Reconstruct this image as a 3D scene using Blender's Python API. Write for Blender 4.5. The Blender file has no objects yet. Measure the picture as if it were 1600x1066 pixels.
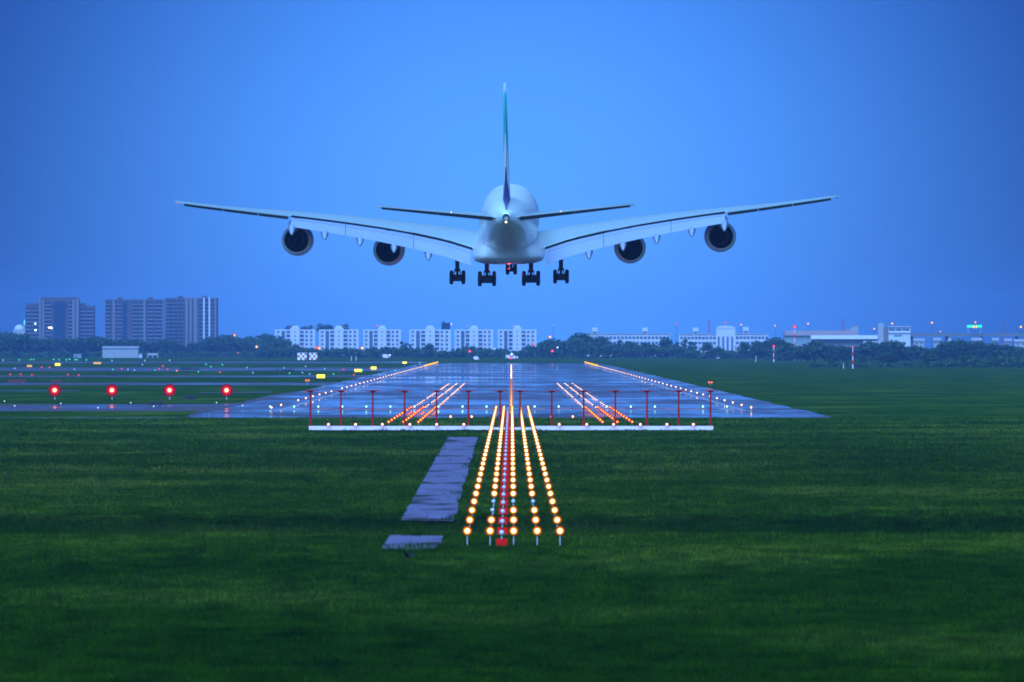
import bpy, math, random
import numpy as np
from mathutils import Vector, Matrix, Euler, noise
R = math.radians
random.seed(7)
rng = np.random.default_rng(11)
scn = bpy.context.scene
COL = scn.collection

# ------------------------------------------------------------------ camera
F = 17350.0      # focal length in photo pixels (photo 1600 wide)
H = 8.9          # eye height
CX, HY = 799.0, 535.0
cam = bpy.data.cameras.new("camera")
cam.sensor_width = 36.0
cam.lens = F / 1600.0 * 36.0
cam.shift_x = (800 - CX) / 1600.0 * 1.0
cam.shift_y = (HY - 533.0) / 1600.0
cam.clip_start = 1.0
cam.clip_end = 60000.0
cam.dof.use_dof = True
cam.dof.focus_distance = 1340.0
cam.dof.aperture_fstop = 4.6
camo = bpy.data.objects.new("camera", cam)
COL.objects.link(camo)
camo.location = (0, 0, H)
camo.rotation_euler = (R(90), 0, 0)
scn.camera = camo

scn.render.engine = 'CYCLES'
scn.cycles.use_denoising = True
scn.cycles.max_bounces = 6
scn.cycles.diffuse_bounces = 2
scn.cycles.glossy_bounces = 3
scn.cycles.volume_bounces = 0
scn.cycles.transparent_max_bounces = 8
scn.cycles.pixel_filter_type = 'BLACKMAN_HARRIS'
scn.cycles.filter_width = 1.8
scn.cycles.sample_clamp_indirect = 6.0
scn.view_settings.view_transform = 'Standard'
scn.view_settings.look = 'None'
scn.view_settings.exposure = 1.0
scn.view_settings.gamma = 1.0

# ------------------------------------------------------------------ world: dusk sky
SUN_EL, SUN_AZ = 44.0, 192.0     # soft afterglow behind the viewer, slightly left (azimuth from +Y, clockwise)
world = bpy.data.worlds.new("World")
scn.world = world
world.use_nodes = True
wn, wl = world.node_tree.nodes, world.node_tree.links
wn.clear()
wout = wn.new('ShaderNodeOutputWorld')
bg = wn.new('ShaderNodeBackground')
sky = wn.new('ShaderNodeTexSky')
sky.sky_type = 'NISHITA'
sky.sun_disc = False
sky.sun_elevation = R(SUN_EL)
sky.sun_rotation = R(SUN_AZ)
sky.air_density = 1.0
sky.dust_density = 0.6
sky.ozone_density = 3.0
tc = wn.new('ShaderNodeTexCoord')

def wmath(op, a, b=None, c=None):
    n = wn.new('ShaderNodeMath'); n.operation = op
    for k, v in enumerate((a, b, c)):
        if v is None: continue
        if isinstance(v, (int, float)): n.inputs[k].default_value = v
        else: wl.new(v, n.inputs[k])
    return n.outputs[0]

sep = wn.new('ShaderNodeSeparateXYZ')
wl.new(tc.outputs['Generated'], sep.inputs[0])
dx = wmath('DIVIDE', sep.outputs[0], R(2.35))
dz = wmath('DIVIDE', wmath('SUBTRACT', sep.outputs[2], R(0.10)), R(2.3))
r2 = wmath('ADD', wmath('MULTIPLY', dx, dx), wmath('MULTIPLY', dz, dz))
lobe = wmath('EXPONENT', wmath('MULTIPLY', r2, -1.0))
front = wmath('GREATER_THAN', sep.outputs[1], 0.0)
lobe = wmath('MULTIPLY', lobe, front)
# ahead the sky is deep blue, behind and overhead it keeps a paler afterglow
ahead = wn.new('ShaderNodeMapRange')
wl.new(sep.outputs[1], ahead.inputs['Value'])
ahead.inputs['From Min'].default_value = -0.2
ahead.inputs['From Max'].default_value = 0.9
ahead.interpolation_type = 'SMOOTHSTEP'
tint = wn.new('ShaderNodeMix'); tint.data_type = 'RGBA'
wl.new(ahead.outputs[0], tint.inputs['Factor'])
TINT_BACK = (0.30, 0.62, 1.10, 1)
TINT_FRONT = (0.085, 0.320, 1.22, 1)
tint.inputs[6].default_value = TINT_BACK
tint.inputs[7].default_value = TINT_FRONT
mul = wn.new('ShaderNodeMix'); mul.data_type = 'RGBA'; mul.blend_type = 'MULTIPLY'
mul.inputs['Factor'].default_value = 1.0
wl.new(sky.outputs[0], mul.inputs[6]); wl.new(tint.outputs[2], mul.inputs[7])
vig_col = wn.new('ShaderNodeMix'); vig_col.data_type = 'RGBA'
wl.new(lobe, vig_col.inputs['Factor'])
vig_col.inputs[6].default_value = (0.012, 0.03, 0.125, 1)
vig_col.inputs[7].default_value = (1.12, 1.12, 1.08, 1)
# vignette falloff set into the sky ahead, dimming it towards the frame edges
vig_mix = wn.new('ShaderNodeMix'); vig_mix.data_type = 'RGBA'
wl.new(ahead.outputs[0], vig_mix.inputs['Factor'])
vig_mix.inputs[6].default_value = (1, 1, 1, 1)
wl.new(vig_col.outputs[2], vig_mix.inputs[7])
mul2 = wn.new('ShaderNodeMix'); mul2.data_type = 'RGBA'; mul2.blend_type = 'MULTIPLY'
mul2.inputs['Factor'].default_value = 1.0
wl.new(mul.outputs[2], mul2.inputs[6]); wl.new(vig_mix.outputs[2], mul2.inputs[7])
wl.new(mul2.outputs[2], bg.inputs['Color'])
bg.inputs['Strength'].default_value = 0.10
wl.new(bg.outputs[0], wout.inputs[0])

sun_d = bpy.data.lights.new("sun", 'SUN')
sun_d.energy = 4.0
sun_d.angle = R(50)
sun_d.color = (0.25, 0.58, 1.0)
sun_o = bpy.data.objects.new("sun", sun_d)
COL.objects.link(sun_o)
az = R(SUN_AZ)
to_sun = Vector((math.sin(az) * math.cos(R(SUN_EL)), math.cos(az) * math.cos(R(SUN_EL)), math.sin(R(SUN_EL))))
sun_o.rotation_euler = (-to_sun).to_track_quat('-Z', 'Y').to_euler()
sun_o.location = (0, -50, 80)

# ------------------------------------------------------------------ helpers
def gd(py):                       # distance of the ground seen at photo row py
    return F * H / (py - HY)
def gx(px, d): return (px - CX) * d / F
def G(px, py):
    d = gd(py); return (gx(px, d), d)
def ZZ(py, d): return H - (py - HY) * d / F

def mat(name, col, rough=0.7, spec=0.3, metal=0.0, var=0.0, scale=1.0, emis=None, es=0.0, bump=0.0, coords='Object', aniso=None, detail=4):
    m = bpy.data.materials.new(name); m.use_nodes = True
    n, l = m.node_tree.nodes, m.node_tree.links
    b = n['Principled BSDF']
    b.inputs['Base Color'].default_value = (*col, 1)
    b.inputs['Roughness'].default_value = rough
    b.inputs['Specular IOR Level'].default_value = spec
    b.inputs['Metallic'].default_value = metal
    if emis:
        b.inputs['Emission Color'].default_value = (*emis, 1)
        b.inputs['Emission Strength'].default_value = es
    if var or bump:
        t = n.new('ShaderNodeTexCoord'); mp = n.new('ShaderNodeMapping'); nz = n.new('ShaderNodeTexNoise')
        l.new(t.outputs[coords], mp.inputs[0]); l.new(mp.outputs[0], nz.inputs['Vector'])
        if aniso: mp.inputs['Scale'].default_value = aniso
        nz.inputs['Scale'].default_value = scale; nz.inputs['Detail'].default_value = detail
        if var:
            cr = n.new('ShaderNodeMix'); cr.data_type = 'RGBA'
            l.new(nz.outputs[0], cr.inputs['Factor'])
            cr.inputs[6].default_value = (*[c * (1 - var) for c in col], 1)
            cr.inputs[7].default_value = (*[min(1, c * (1 + var)) for c in col], 1)
            l.new(cr.outputs[2], b.inputs['Base Color'])
        if bump:
            bp = n.new('ShaderNodeBump'); bp.inputs['Strength'].default_value = bump
            l.new(nz.outputs[0], bp.inputs['Height']); l.new(bp.outputs[0], b.inputs['Normal'])
    return m

def lamp_mat(*a): return a
_lens = {}
def lens(g, r):
    """the glass for a lens of this radius"""
    if not isinstance(g, tuple): return g
    k = (g[0], round(r, 3))
    if k not in _lens: _lens[k] = lens_mat(g[0], g[1], g[2], g[3], g[4], r, g[6] if len(g) > 6 else .4)
    return _lens[k]
def lens_mat(name, core, rim, cs, rs, rad, edge=0.55):  # bloom around each lamp is painted into its glass colour
    """lit lamp glass: hot in the middle, lamp bloom painted as a coloured rim fading outwards"""
    m = bpy.data.materials.new(name); m.use_nodes = True
    n, l = m.node_tree.nodes, m.node_tree.links
    n.clear()
    o = n.new('ShaderNodeOutputMaterial'); e = n.new('ShaderNodeEmission')
    t = n.new('ShaderNodeTexCoord'); s = n.new('ShaderNodeVectorMath'); s.operation = 'MULTIPLY'
    s.inputs[1].default_value = (1 / rad, 0, 1 / rad)
    ln = n.new('ShaderNodeVectorMath'); ln.operation = 'LENGTH'
    l.new(t.outputs['Object'], s.inputs[0]); l.new(s.outputs[0], ln.inputs[0])
    cr = n.new('ShaderNodeValToRGB'); l.new(ln.outputs['Value'], cr.inputs[0]); q = cr.color_ramp.elements
    top = max(cs, rs, 1e-3)
    q[0].position = edge * .4; q[0].color = (*[c * cs / top for c in core], 1)
    q[1].position = .98; q[1].color = (*[c * rs * .05 / top for c in (rim[0], rim[1] * .45, rim[2] * .8)], 1)
    m1 = q.new(edge + .12); m1.color = (*[c * rs / top for c in rim], 1)
    m2 = q.new(edge + .34); m2.color = (*[c * rs * .33 / top for c in (rim[0], rim[1] * .7, rim[2])], 1)
    l.new(cr.outputs[0], e.inputs['Color']); e.inputs['Strength'].default_value = top
    l.new(e.outputs[0], o.inputs[0])
    return m

class MB:
    def __init__(s): s.v = []; s.f = []; s.m = []
    def add(s, vs, fs, mi=0):
        b = len(s.v); s.v += [tuple(p) for p in vs]
        s.f += [tuple(i + b for i in f) for f in fs]; s.m += [mi] * len(fs)
        return s
    def box(s, x0, x1, y0, y1, z0, z1, mi=0):
        vs = [(x0,y0,z0),(x1,y0,z0),(x1,y1,z0),(x0,y1,z0),(x0,y0,z1),(x1,y0,z1),(x1,y1,z1),(x0,y1,z1)]
        return s.add(vs, [(0,3,2,1),(4,5,6,7),(0,1,5,4),(1,2,6,5),(2,3,7,6),(3,0,4,7)], mi)
    def tube(s, a, b, ra, rb=None, n=8, mi=0, caps=True):
        a, b = Vector(a), Vector(b); rb = ra if rb is None else rb
        d = (b - a).normalized(); u = d.orthogonal().normalized(); w = d.cross(u)
        vs = []
        for c, r in ((a, ra), (b, rb)):
            for k in range(n):
                t = 2 * math.pi * k / n; vs.append(c + u * (r * math.cos(t)) + w * (r * math.sin(t)))
        fs = [(k, (k + 1) % n, n + (k + 1) % n, n + k) for k in range(n)]
        if caps: fs += [tuple(range(n - 1, -1, -1)), tuple(range(n, 2 * n))]
        return s.add(vs, fs, mi)
    def loft(s, rings, caps=True, mi=0, close=True):
        n = len(rings[0]); vs = [p for r in rings for p in r]; fs = []
        for i in range(len(rings) - 1):
            for k in range(n if close else n - 1):
                a = i * n + k; b = i * n + (k + 1) % n
                fs.append((a, b, b + n, a + n))
        if caps: fs += [tuple(range(n - 1, -1, -1)), tuple(range((len(rings) - 1) * n, len(rings) * n))]
        return s.add(vs, fs, mi)
    def lathe(s, prof, axis='Y', c=(0,0,0), n=24, mi=0):
        rings = []
        for (r, h) in prof:
            ring = []
            for k in range(n):
                t = 2 * math.pi * k / n; a, b = r * math.cos(t), r * math.sin(t)
                p = (a, h, b) if axis == 'Y' else ((a, b, h) if axis == 'Z' else (h, a, b))
                ring.append((p[0] + c[0], p[1] + c[1], p[2] + c[2]))
            rings.append(ring)
        return s.loft(rings, caps=False, mi=mi)
    def build(s, name, mats, parent=None, loc=None, smooth=False, bevel=0.0):
        me = bpy.data.meshes.new(name)
        me.from_pydata(s.v, [], s.f)
        for m in (mats if isinstance(mats, (list, tuple)) else [mats]): me.materials.append(m)
        for p, i in zip(me.polygons, s.m): p.material_index = i; p.use_smooth = smooth
        me.update()
        import bmesh
        bm = bmesh.new(); bm.from_mesh(me); bmesh.ops.recalc_face_normals(bm, faces=bm.faces); bm.to_mesh(me); bm.free()
        o = bpy.data.objects.new(name, me); COL.objects.link(o)
        if parent: o.parent = parent
        if loc: o.location = loc
        if bevel:
            b = o.modifiers.new("bevel", 'BEVEL'); b.width = bevel; b.segments = 2
        return o

def tag(o, label=None, cat=None, group=None, kind=None):
    if label: o['label'] = label
    if cat: o['category'] = cat
    if group: o['group'] = group
    if kind: o['kind'] = kind
    return o
def thing(name, label, cat, loc=(0,0,0), group=None, rot=0.0):
    o = bpy.data.objects.new(name, None); COL.objects.link(o)
    o.location = loc; o.rotation_euler = (0, 0, rot); o.empty_display_size = 0.2
    return tag(o, label, cat, group)
def dup(root, loc=None, label=None, group=None, rot=None, scale=None, swap=None):
    kids = list(root.children)
    r = root.copy(); COL.objects.link(r)
    if loc is not None: r.location = loc
    if rot is not None: r.rotation_euler = (0, 0, rot)
    if scale is not None: r.scale = (scale,) * 3 if isinstance(scale, (int, float)) else scale
    if label: r['label'] = label
    if group: r['group'] = group
    for ch in kids:
        c = ch.copy(); COL.objects.link(c); c.parent = r
        for g in list(ch.children):
            d = g.copy(); COL.objects.link(d); d.parent = c
    return r
first_use = set()
def place(proto, loc, label, group=None, rot=None, scale=None):
    """the first time moves the prototype itself, afterwards copies it"""
    if proto.name not in first_use:
        first_use.add(proto.name)
        proto.location = loc
        if rot is not None: proto.rotation_euler = (0, 0, rot)
        if scale is not None: proto.scale = (scale,) * 3 if isinstance(scale, (int, float)) else scale
        proto['label'] = label
        if group: proto['group'] = group
        return proto
    return dup(proto, loc, label, group, rot, scale)

# ------------------------------------------------------------------ materials
def grass_mat(name, strength=1.0, blade=False):
    m = bpy.data.materials.new(name); m.use_nodes = True
    n, l = m.node_tree.nodes, m.node_tree.links
    b = n['Principled BSDF']
    b.inputs['Roughness'].default_value = 0.9
    b.inputs['Specular IOR Level'].default_value = 0.0
    t = n.new('ShaderNodeNewGeometry')
    def nz(scale, aniso, detail=5, rough=0.6):
        mp = n.new('ShaderNodeMapping'); mp.inputs['Scale'].default_value = aniso
        k = n.new('ShaderNodeTexNoise'); k.inputs['Scale'].default_value = scale
        k.inputs['Detail'].default_value = detail; k.inputs['Roughness'].default_value = rough
        l.new(t.outputs['Position'], mp.inputs[0]); l.new(mp.outputs[0], k.inputs['Vector']); return k.outputs[0]
    big = nz(0.05, (1.0, 0.35, 0.0), 5)
    mid = nz(0.55, (1.0, 0.30, 0.0), 6, 0.72)
    fine = nz(4.0, (1.0, 0.5, 0.0), 3, 0.7)
    r1 = n.new('ShaderNodeValToRGB'); l.new(big, r1.inputs[0])
    e = r1.color_ramp.elements
    e[0].position = 0.36; e[0].color = (0.010, 0.034, 0.0015, 1)
    e[1].position = 0.66; e[1].color = (0.050, 0.078, 0.010, 1)
    x_ = e.new(0.52); x_.color = (0.018, 0.050, 0.002, 1)
    r2 = n.new('ShaderNodeValToRGB'); l.new(mid, r2.inputs[0])
    e = r2.color_ramp.elements
    e[0].position = 0.36; e[0].color = (0.40, 0.45, 0.40, 1)
    e[1].position = 0.64; e[1].color = (1.35, 1.28, 1.30, 1)
    r3 = n.new('ShaderNodeValToRGB'); l.new(fine, r3.inputs[0])
    e = r3.color_ramp.elements
    e[0].position = 0.3; e[0].color = (0.55, 0.6, 0.5, 1)
    e[1].position = 0.7; e[1].color = (1.4, 1.3, 1.2, 1)
    def mulc(a, c):
        x = n.new('ShaderNodeMix'); x.data_type = 'RGBA'; x.blend_type = 'MULTIPLY'; x.inputs['Factor'].default_value = 1
        l.new(a, x.inputs[6]); l.new(c, x.inputs[7]); return x.outputs[2]
    col = mulc(mulc(r1.outputs[0], r2.outputs[0]), r3.outputs[0])
    # foreground darkening and ditch shadow painted in; brighter green band along the approach lights
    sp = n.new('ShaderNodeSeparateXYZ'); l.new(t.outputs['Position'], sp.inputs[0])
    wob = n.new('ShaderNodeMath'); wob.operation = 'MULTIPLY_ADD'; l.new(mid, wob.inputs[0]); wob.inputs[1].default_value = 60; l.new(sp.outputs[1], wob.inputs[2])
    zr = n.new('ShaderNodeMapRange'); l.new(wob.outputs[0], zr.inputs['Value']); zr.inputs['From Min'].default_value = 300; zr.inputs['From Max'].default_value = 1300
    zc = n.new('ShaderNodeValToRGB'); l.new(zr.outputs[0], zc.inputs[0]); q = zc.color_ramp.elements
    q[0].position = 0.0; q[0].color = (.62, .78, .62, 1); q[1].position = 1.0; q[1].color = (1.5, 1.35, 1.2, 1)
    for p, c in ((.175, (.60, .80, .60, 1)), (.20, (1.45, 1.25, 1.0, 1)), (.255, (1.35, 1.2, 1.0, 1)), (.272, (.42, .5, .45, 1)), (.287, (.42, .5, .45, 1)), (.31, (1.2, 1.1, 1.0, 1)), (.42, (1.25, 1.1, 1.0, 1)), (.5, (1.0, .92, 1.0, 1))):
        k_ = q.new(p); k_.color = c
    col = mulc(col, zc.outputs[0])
    if blade:
        rp = n.new('ShaderNodeValToRGB'); l.new(t.outputs['Random Per Island'], rp.inputs[0]); q = rp.color_ramp.elements
        q[0].color = (.30, .38, .30, 1); q[1].color = (2.2, 1.75, 1.8, 1)
        col = mulc(col, rp.outputs[0])
    l.new(col, b.inputs['Base Color'])
    if not blade:
        bp = n.new('ShaderNodeBump'); bp.inputs['Strength'].default_value = 0.6; bp.inputs['Distance'].default_value = 0.2
        l.new(fine, bp.inputs['Height']); l.new(bp.outputs[0], b.inputs['Normal'])
    return m

def wet_mat(name, base, rough_lo, rough_hi, bump=0.0, dry=(.1, .85), rubber=False):
    m = bpy.data.materials.new(name); m.use_nodes = True
    n, l = m.node_tree.nodes, m.node_tree.links
    b = n['Principled BSDF']
    g = n.new('ShaderNodeNewGeometry')
    def nz(scale, aniso, detail=5, rough=0.6):
        mp = n.new('ShaderNodeMapping'); mp.inputs['Scale'].default_value = aniso
        k = n.new('ShaderNodeTexNoise'); k.inputs['Scale'].default_value = scale
        k.inputs['Detail'].default_value = detail; k.inputs['Roughness'].default_value = rough
        l.new(g.outputs['Position'], mp.inputs[0]); l.new(mp.outputs[0], k.inputs['Vector']); return k.outputs[0]
    wetn = nz(0.02, (1.6, 0.35, 0), 6, 0.62)
    fine = nz(0.5, (1.0, 0.3, 0), 4, 0.6)
    mr = n.new('ShaderNodeMapRange'); l.new(wetn, mr.inputs['Value'])
    mr.inputs['From Min'].default_value = 0.40; mr.inputs['From Max'].default_value = 0.62
    mr.inputs['To Min'].default_value = rough_lo; mr.inputs['To Max'].default_value = rough_hi
    l.new(mr.outputs[0], b.inputs['Roughness'])
    cm = n.new('ShaderNodeMix'); cm.data_type = 'RGBA'; l.new(fine, cm.inputs['Factor'])
    cm.inputs[6].default_value = (*[c * 0.6 for c in base], 1); cm.inputs[7].default_value = (*[c * 1.4 for c in base], 1)
    l.new(cm.outputs[2], b.inputs['Base Color'])
    patch = nz(1.0, (0.11, 0.012, 0), 5, 0.7)
    av = n.new('ShaderNodeMath'); av.operation = 'ADD'; l.new(wetn, av.inputs[0]); l.new(patch, av.inputs[1])
    src_ = av.outputs[0]
    if rubber:   # tyre rubber laid down in the touchdown zone
        sp = n.new('ShaderNodeSeparateXYZ'); l.new(g.outputs['Position'], sp.inputs[0])
        def gauss(sock, c, w):
            a = n.new('ShaderNodeMath'); a.operation = 'SUBTRACT'; l.new(sock, a.inputs[0]); a.inputs[1].default_value = c
            b_ = n.new('ShaderNodeMath'); b_.operation = 'DIVIDE'; l.new(a.outputs[0], b_.inputs[0]); b_.inputs[1].default_value = w
            c_ = n.new('ShaderNodeMath'); c_.operation = 'POWER'; l.new(b_.outputs[0], c_.inputs[0]); c_.inputs[1].default_value = 2
            d_ = n.new('ShaderNodeMath'); d_.operation = 'MULTIPLY'; l.new(c_.outputs[0], d_.inputs[0]); d_.inputs[1].default_value = -1
            e_ = n.new('ShaderNodeMath'); e_.operation = 'EXPONENT'; l.new(d_.outputs[0], e_.inputs[0]); return e_.outputs[0]
        gm = n.new('ShaderNodeMath'); gm.operation = 'MULTIPLY'; l.new(gauss(sp.outputs[0], 0, 24), gm.inputs[0]); l.new(gauss(sp.outputs[1], 1980, 330), gm.inputs[1])
        ga = n.new('ShaderNodeMath'); ga.operation = 'MULTIPLY_ADD'; l.new(gm.outputs[0], ga.inputs[0]); ga.inputs[1].default_value = .12; l.new(src_, ga.inputs[2])
        src_ = ga.outputs[0]
    # standing water between drier, rougher asphalt
    sr = n.new('ShaderNodeMapRange'); l.new(src_, sr.inputs['Value'])
    sr.inputs['From Min'].default_value = 0.86; sr.inputs['From Max'].default_value = 1.16
    sr.inputs['To Min'].default_value = dry[0]; sr.inputs['To Max'].default_value = dry[1]
    dr = n.new('ShaderNodeBsdfPrincipled'); dr.inputs['Specular IOR Level'].default_value = 0.0; dr.inputs['Roughness'].default_value = 0.9
    l.new(cm.outputs[2], dr.inputs['Base Color'])
    b.inputs['Specular IOR Level'].default_value = 0.5
    ms = n.new('ShaderNodeMixShader'); l.new(sr.outputs[0], ms.inputs[0]); l.new(b.outputs[0], ms.inputs[1]); l.new(dr.outputs[0], ms.inputs[2])
    l.new(ms.outputs[0], n['Material Output'].inputs['Surface'])
    if bump:
        mx = n.new('ShaderNodeMath'); mx.operation = 'MULTIPLY'; l.new(mr.outputs[0], mx.inputs[0]); mx.inputs[1].default_value = bump
        bp = n.new('ShaderNodeBump'); bp.inputs['Distance'].default_value = 0.02
        l.new(mx.outputs[0], bp.inputs['Strength']); l.new(fine, bp.inputs['Height']); l.new(bp.outputs[0], b.inputs['Normal'])
    return m

M = {}
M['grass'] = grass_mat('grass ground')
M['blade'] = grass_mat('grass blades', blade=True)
M['asphalt'] = wet_mat('wet asphalt', (0.085, 0.055, 0.075), 0.012, 0.10, dry=(.12, .82), rubber=True)
M['taxi'] = wet_mat('damp taxiway', (0.10, 0.07, 0.08), 0.05, 0.25, dry=(.35, .95))
M['road'] = wet_mat('damp concrete', (0.15, 0.115, 0.19), 0.4, 0.7, dry=(.8, 1))
M['paint'] = mat('runway paint', (0.30, 0.27, 0.34), 0.5, 0.4, var=0.3, scale=1.5, coords='Object')
M['white'] = mat('white aircraft paint', (0.93, 0.93, 0.92), 0.22, 0.5, var=0.03, scale=0.4)
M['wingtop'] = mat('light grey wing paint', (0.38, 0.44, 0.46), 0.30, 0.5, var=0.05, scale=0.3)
M['wingshade'] = mat('wing underside shade grey', (0.13, 0.14, 0.14), 0.55, 0.3, var=0.2, scale=0.6)  # shade of the downward faces set as a darker grey
M['flap'] = mat('flap grey', (0.27, 0.29, 0.42), 0.32, 0.5, var=0.06, scale=0.5)
M['dark'] = mat('dark cavity', (0.006, 0.006, 0.010), 0.7, 0.1)
M['tyre'] = mat('tyre rubber', (0.005, 0.005, 0.007), 0.8, 0.2)
M['steel'] = mat('gear steel', (0.012, 0.012, 0.016), 0.6, 0.2, 0.0)
M['metal'] = mat('bare metal', (0.35, 0.36, 0.38), 0.35, 0.5, 0.8)
M['post'] = mat('painted steel post', (0.42, 0.38, 0.45), 0.5, 0.3, var=0.1, scale=3)
M['housing'] = mat('lamp housing', (0.16, 0.15, 0.16), 0.5, 0.3)
M['redpanel'] = mat('red painted panel', (0.85, 0.006, 0.005), 0.6, 0.0, var=0.15, scale=4)
M['redmast'] = mat('red painted mast', (0.36, 0.012, 0.010), 0.6, 0.02, var=0.15, scale=2)
M['whitepaint'] = mat('white painted metal', (0.80, 0.52, 0.66), 0.5, 0.3, var=0.06, scale=0.8)
M['signblack'] = mat('sign back black', (0.012, 0.011, 0.014), 0.5, 0.3)
M['signred'] = mat('dark red sign face', (0.10, 0.015, 0.015), 0.5, 0.3)
M['silverlamp'] = mat('unlit lamp glass', (0.62, 0.48, 0.62), 0.2, 0.5, 0.0)

L = {}
L['amber'] = lamp_mat('approach lamp glass', (1.0, 0.74, 0.36), (1.0, 0.36, 0.015), 5.5, 0.9, 0.20, 0.38)
L['white'] = lamp_mat('warm white lamp glass', (1.0, 0.80, 0.66), (1.0, 0.42, 0.25), 3.6, 0.75, 0.20, 0.32)
L['warm'] = lamp_mat('pinkish touchdown lamp glass', (1.0, 0.80, 0.68), (1.0, 0.42, 0.28), 3.6, 0.9, 0.20, 0.40)
L['centre'] = lamp_mat('centre line lamp glass', (1.0, 0.86, 0.66), (1.0, 0.42, 0.10), 5.0, 1.0, 0.20, 0.40)
L['red'] = lamp_mat('red barrette lamp glass', (1.0, 0.42, 0.05), (1.0, 0.03, 0.01), 2.4, 0.9, 0.20, 0.38)
L['green'] = lamp_mat('green threshold lamp glass', (0.55, 1.0, 0.90), (0.05, 0.9, 0.75), 2.0, 0.6, 0.20, 0.5)
L['yellow'] = lamp_mat('yellow edge lamp glass', (1.0, 0.62, 0.02), (1.0, 0.45, 0.005), 1.6, 0.7, 0.20, 0.5)
L['guard'] = lamp_mat('orange guard lamp glass', (1.0, 0.40, 0.02), (1.0, 0.05, 0.01), 1.8, 0.7, 0.20, 0.5)
L['bigred'] = lamp_mat('large red beacon glass', (1.0, 0.42, 0.18), (0.9, 0.010, 0.015), 5.0, 1.0, 0.85, 0.24)
L['pinkred'] = lamp_mat('red obstruction lamp glass', (1.0, 0.10, 0.10), (1.0, 0.03, 0.06), 1.6, 0.6, 0.20, 0.5)
L['taxigreen'] = lamp_mat('green taxiway lamp glass', (0.15, 1.0, 0.65), (0.02, 0.8, 0.45), 0.9, 0.35, 0.20, 0.5)
L['taxiblue'] = lamp_mat('blue taxiway lamp glass', (0.35, 0.60, 1.0), (0.10, 0.35, 1.0), 1.0, 0.5, 0.20, 0.5)
L['taxired'] = lamp_mat('red stop bar lamp glass', (1.0, 0.12, 0.10), (1.0, 0.03, 0.04), 1.0, 0.5, 0.20, 0.5)
L['taxiwhite'] = lamp_mat('bluish white lamp glass', (0.65, 0.85, 1.0), (0.3, 0.55, 1.0), 1.6, 0.6, 0.20, 0.5)
L['street'] = lamp_mat('street lamp glass', (1.0, 0.62, 0.25), (1.0, 0.30, 0.10), 1.8, 0.7, 0.20, 0.5)

# ------------------------------------------------------------------ ground
def fbm(x, y, seed=0.0, oct=4):
    return noise.fractal(Vector((x + seed, y - seed, seed)), 0.7, 2.0, oct)
def hump(y):
    """the shallow bank and ditch that cross the field"""
    z = 0.0
    z += 0.16 * math.exp(-((y - 462) / 7.0) ** 2)
    z += -0.7 * math.exp(-((y - 531) / 10.0) ** 2)
    return z
def field_z(x, y):
    if y > 1290: return 0.0
    k = min(1.0, (1290 - y) / 60.0)
    road = min(1.0, max(0.0, (abs(x + 4.4) - 1.6) / 1.5)) if 460 < y < 1050 else 1.0
    z = (0.07 * fbm(x * 0.11, y * 0.035, 3.0) + 0.05 * fbm(x * 0.5, y * 0.16, 9.0)) * k * (0.35 + 0.65 * road)
    return z + hump(y)

def grid_sheet(name, xs, ys, zf, m, kind='structure'):
    nx, ny = len(xs), len(ys)
    vs = [(x, y, zf(x, y)) for y in ys for x in xs]
    fs = [(j * nx + i, j * nx + i + 1, (j + 1) * nx + i + 1, (j + 1) * nx + i) for j in range(ny - 1) for i in range(nx - 1)]
    me = bpy.data.meshes.new(name); me.from_pydata(vs, [], fs); me.materials.append(m)
    for p in me.polygons: p.use_smooth = True
    o = bpy.data.objects.new(name, me); COL.objects.link(o)
    return tag(o, kind=kind)

xs = [-6000, -3000, -1500, -700, -300, -150, -90] + list(np.arange(-66, 66.1, 1.5)) + [90, 150, 300, 700, 1500, 3000, 6000]
ys = [-3000, -500, 0, 120, 200, 250] + list(np.arange(270, 700, 2.0)) + list(np.arange(700, 1300, 6.0)) + [1310, 2000, 4000, 8000, 16000]
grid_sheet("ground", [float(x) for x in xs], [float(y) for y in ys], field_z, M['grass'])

def poly_sheet(name, pts, z, m, kind='structure'):
    me = bpy.data.meshes.new(name); me.from_pydata([(x, y, z) for x, y in pts], [], [tuple(range(len(pts)))])
    me.materials.append(m); o = bpy.data.objects.new(name, me); COL.objects.link(o)
    o.data.update()
    if o.data.polygons[0].normal.z < 0: o.data.flip_normals()
    return tag(o, kind=kind)

# runway and taxiways
def wavy(x, y0, y1, step, amp, seed):
    out = []; y = y0; s = 1 if y1 > y0 else -1
    while (y - y1) * s < 0:
        out.append((x + amp * noise.noise(Vector((y * 0.03, seed, 0))), y)); y += step * s
    out.append((x, y1)); return out
right = [(38.0, 1309)] + wavy(38.2, 1330, 4560, 40, 1.0, 2) 
left = wavy(-38.2, 4560, 1640, 40, 0.6, 5)
poly_sheet("runway", [(-38.5, 1309)] + right + [(14, 4740), (-25, 4760)] + left, 0.012, M['asphalt'])
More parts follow.
